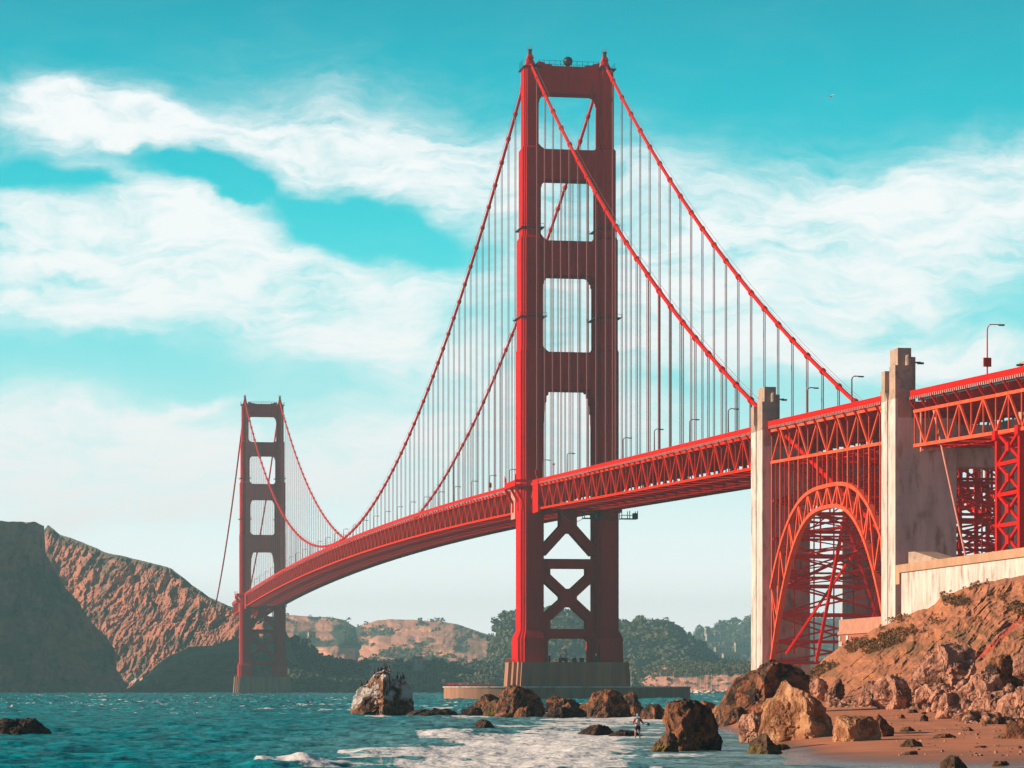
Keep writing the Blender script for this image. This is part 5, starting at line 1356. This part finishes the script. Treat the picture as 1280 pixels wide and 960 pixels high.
for s, m_ in ((-1, 'white'), (1, 'dark')):
    b = MB(); b.add([(.12, s * .06, .04), (.06, s * .4, .2), (-.06, s * .8, .12), (-.1, s * .4, .17), (-.1, s * .06, .03), (.12, s * .06, .01), (.06, s * .4, .17), (-.06, s * .8, .1), (-.1, s * .4, .14), (-.1, s * .06, .0)],
                    [(0, 1, 3, 4), (1, 2, 3), (5, 9, 8, 6), (6, 8, 7), (0, 5, 6, 1), (1, 6, 7, 2), (2, 7, 8, 3), (3, 8, 9, 4), (4, 9, 5, 0)]); b.build('wing', M[m_], g)

# ---- the wading person
def skin(name, pts, edges, rad, m, parent, sub=2):
    me = bpy.data.meshes.new(name); me.from_pydata(pts, edges, [])
    o = obj(name, me, m, parent)
    md = o.modifiers.new('s', 'SKIN'); 
    for i, r in enumerate(rad):
        r = r if hasattr(r, '__len__') else (r, r); me.skin_vertices[0].data[i].radius = r
    me.skin_vertices[0].data[0].use_root = True
    md.use_smooth_shade = True
    s = o.modifiers.new('u', 'SUBSURF'); s.levels = sub; s.render_levels = sub
    return o
def person():
    p = W(797, 922.5, 205); p[2] = -.04
    t = thing('person', 'person in blue cap with red sleeves and backpack, wading bare-legged in the surf', 'person', None, tuple(p), -YAW + .12)
    sk = mat('skin', (0.62, 0.30, 0.19), None, 1, .6); red = mat('red_sleeve', (0.6, 0.05, 0.03), None, 1, .7); blue = mat('blue_cap', (0.05, 0.38, 0.55), None, 1, .7)
    blk = mat('dark_shorts', (0.02, 0.02, 0.028), None, 1, .8); wht = mat('pale_pack', (0.55, 0.5, 0.48), None, 1, .8)
    pts = [(0, 0, .98), (0, 0, 1.15), (0, 0, 1.42), (0, 0, 1.52), (0, 0, 1.60), (0, .01, 1.72),
           (-.10, 0, .92), (-.15, -.03, .52), (-.17, 0, .12), (-.18, -.10, .05), (.10, 0, .92), (.14, -.02, .52), (.17, .02, .12), (.18, -.08, .05),
           (-.19, 0, 1.42), (-.30, -.05, 1.16), (-.36, -.20, 1.28), (.19, 0, 1.42), (.33, -.06, 1.18), (.46, -.22, 1.12)]
    ed = [(0, 1), (1, 2), (2, 3), (3, 4), (4, 5), (0, 6), (6, 7), (7, 8), (8, 9), (0, 10), (10, 11), (11, 12), (12, 13), (2, 14), (14, 15), (15, 16), (2, 17), (17, 18), (18, 19)]
    rad = [(.15, .11), (.14, .10), (.16, .10), .055, .06, .095, .10, .062, .042, .04, .10, .062, .042, .04, .065, .045, .032, .065, .045, .032]
    body = skin('body', pts, ed, rad, sk, t)
    # hands: palm and five short curled fingers each
    for s, w in ((-1, np.array([-.37, -.24, 1.29])), (1, np.array([.48, -.25, 1.11]))):
        h = MB(); h.ball(tuple(w), .045, .055, .022, 8, 5)
        for k in range(4): 
            a = w + np.array([-.03 + .02 * k, -.045, 0]); b_ = a + np.array([0, -.04, -.005]); c_ = b_ + np.array([0, -.02, -.03]); h.tube([a, b_, c_], [.010, .009, .007], 6)
        a = w + np.array([-s * .04, 0, .0]); h.tube([a, a + np.array([-s * .03, -.025, .01]), a + np.array([-s * .03, -.055, 0])], [.011, .010, .008], 6)
        h.build('hand', sk, t)
    jk = skin('jacket', [(0, 0, 1.06), (0, 0, 1.22), (0, 0, 1.44), (-.21, 0, 1.42), (-.30, -.05, 1.17), (-.34, -.15, 1.24), (.21, 0, 1.42), (.33, -.06, 1.19), (.41, -.17, 1.14)],
              [(0, 1), (1, 2), (2, 3), (3, 4), (4, 5), (2, 6), (6, 7), (7, 8)], [(.19, .135), (.18, .13), (.19, .12), .085, .065, .055, .085, .065, .055], red, t)
    sh = skin('shorts', [(0, 0, 1.04), (0, 0, .95), (-.11, -.01, .80), (-.14, -.02, .66), (.11, 0, .80), (.13, -.01, .66)], [(0, 1), (1, 2), (2, 3), (1, 4), (4, 5)], [(.18, .14), (.17, .13), .115, .105, .115, .105], blk, t)
    m_ = MB(); m_.ball((0, -.02, 1.76), .115, .13, .085, 12, 6); m_.tube([(0, -.10, 1.74), (0, -.21, 1.73)], [.07, .05], 8); m_.build('cap', blue, t, smooth=True)
    m_ = MB(); m_.ball((0, -.13, 1.27), .15, .085, .20, 10, 8); m_.build('front_pack', wht, t, smooth=True)
    m_ = MB(); m_.tube([(-.12, -.10, 1.52), (.0, -.13, 1.48), (.12, -.10, 1.52)], .05, 6); m_.build('scarf', blue, t)
    m_ = MB()
    for s in (-1, 1): m_.ball((s * .032, -.092, 1.665), .012, .008, .008, 6, 4)
    m_.tube([(0, -.095, 1.65), (0, -.115, 1.62)], [.01, .015], 5); m_.tube([(-.02, -.092, 1.585), (.02, -.092, 1.585)], .007, 5)
    for s in (-1, 1): m_.ball((s * .1, 0, 1.65), .015, .02, .03, 6, 4)
    m_.build('face', sk, t)
    c = thing('camera_pole', 'small dark camera on a short stick held out by the wading person', 'camera', None, tuple(p + np.array([.47, -.12, 1.1])), 0)
    m_ = MB(); m_.tube([(0, 0, 0), (.2, 0, -.02)], .018, 6); m_.build('handle', M['dark'], c)
    m_ = MB(); m_.box(.2, .36, -.07, .07, -.09, .07); m_.tube([(.28, -.07, -.01), (.28, -.13, -.01)], .05, 8); m_.build('camera_body', M['dark'], c)
person()

# ---- haze in the air over the strait
def haze():
    m = MB(); m.box(-9000, 9000, -1400, 7600, -6, 262)
    o_ = m.mesh('haze'); mt = bpy.data.materials.new('haze_air'); mt.use_nodes = True; N = mt.node_tree.nodes; N.clear()
    out = N.new('ShaderNodeOutputMaterial'); v = N.new('ShaderNodeVolumePrincipled'); v.inputs['Color'].default_value = (0.42, 0.85, 1.0, 1)
    v.inputs['Density'].default_value = HAZE; v.inputs['Anisotropy'].default_value = 0.0
    mt.node_tree.links.new(v.outputs[0], out.inputs['Volume'])
    o = obj('haze', o_, mt, kind='stuff', label='thin blue haze over the strait', cat='haze')
HAZE = 1.05e-4
haze()
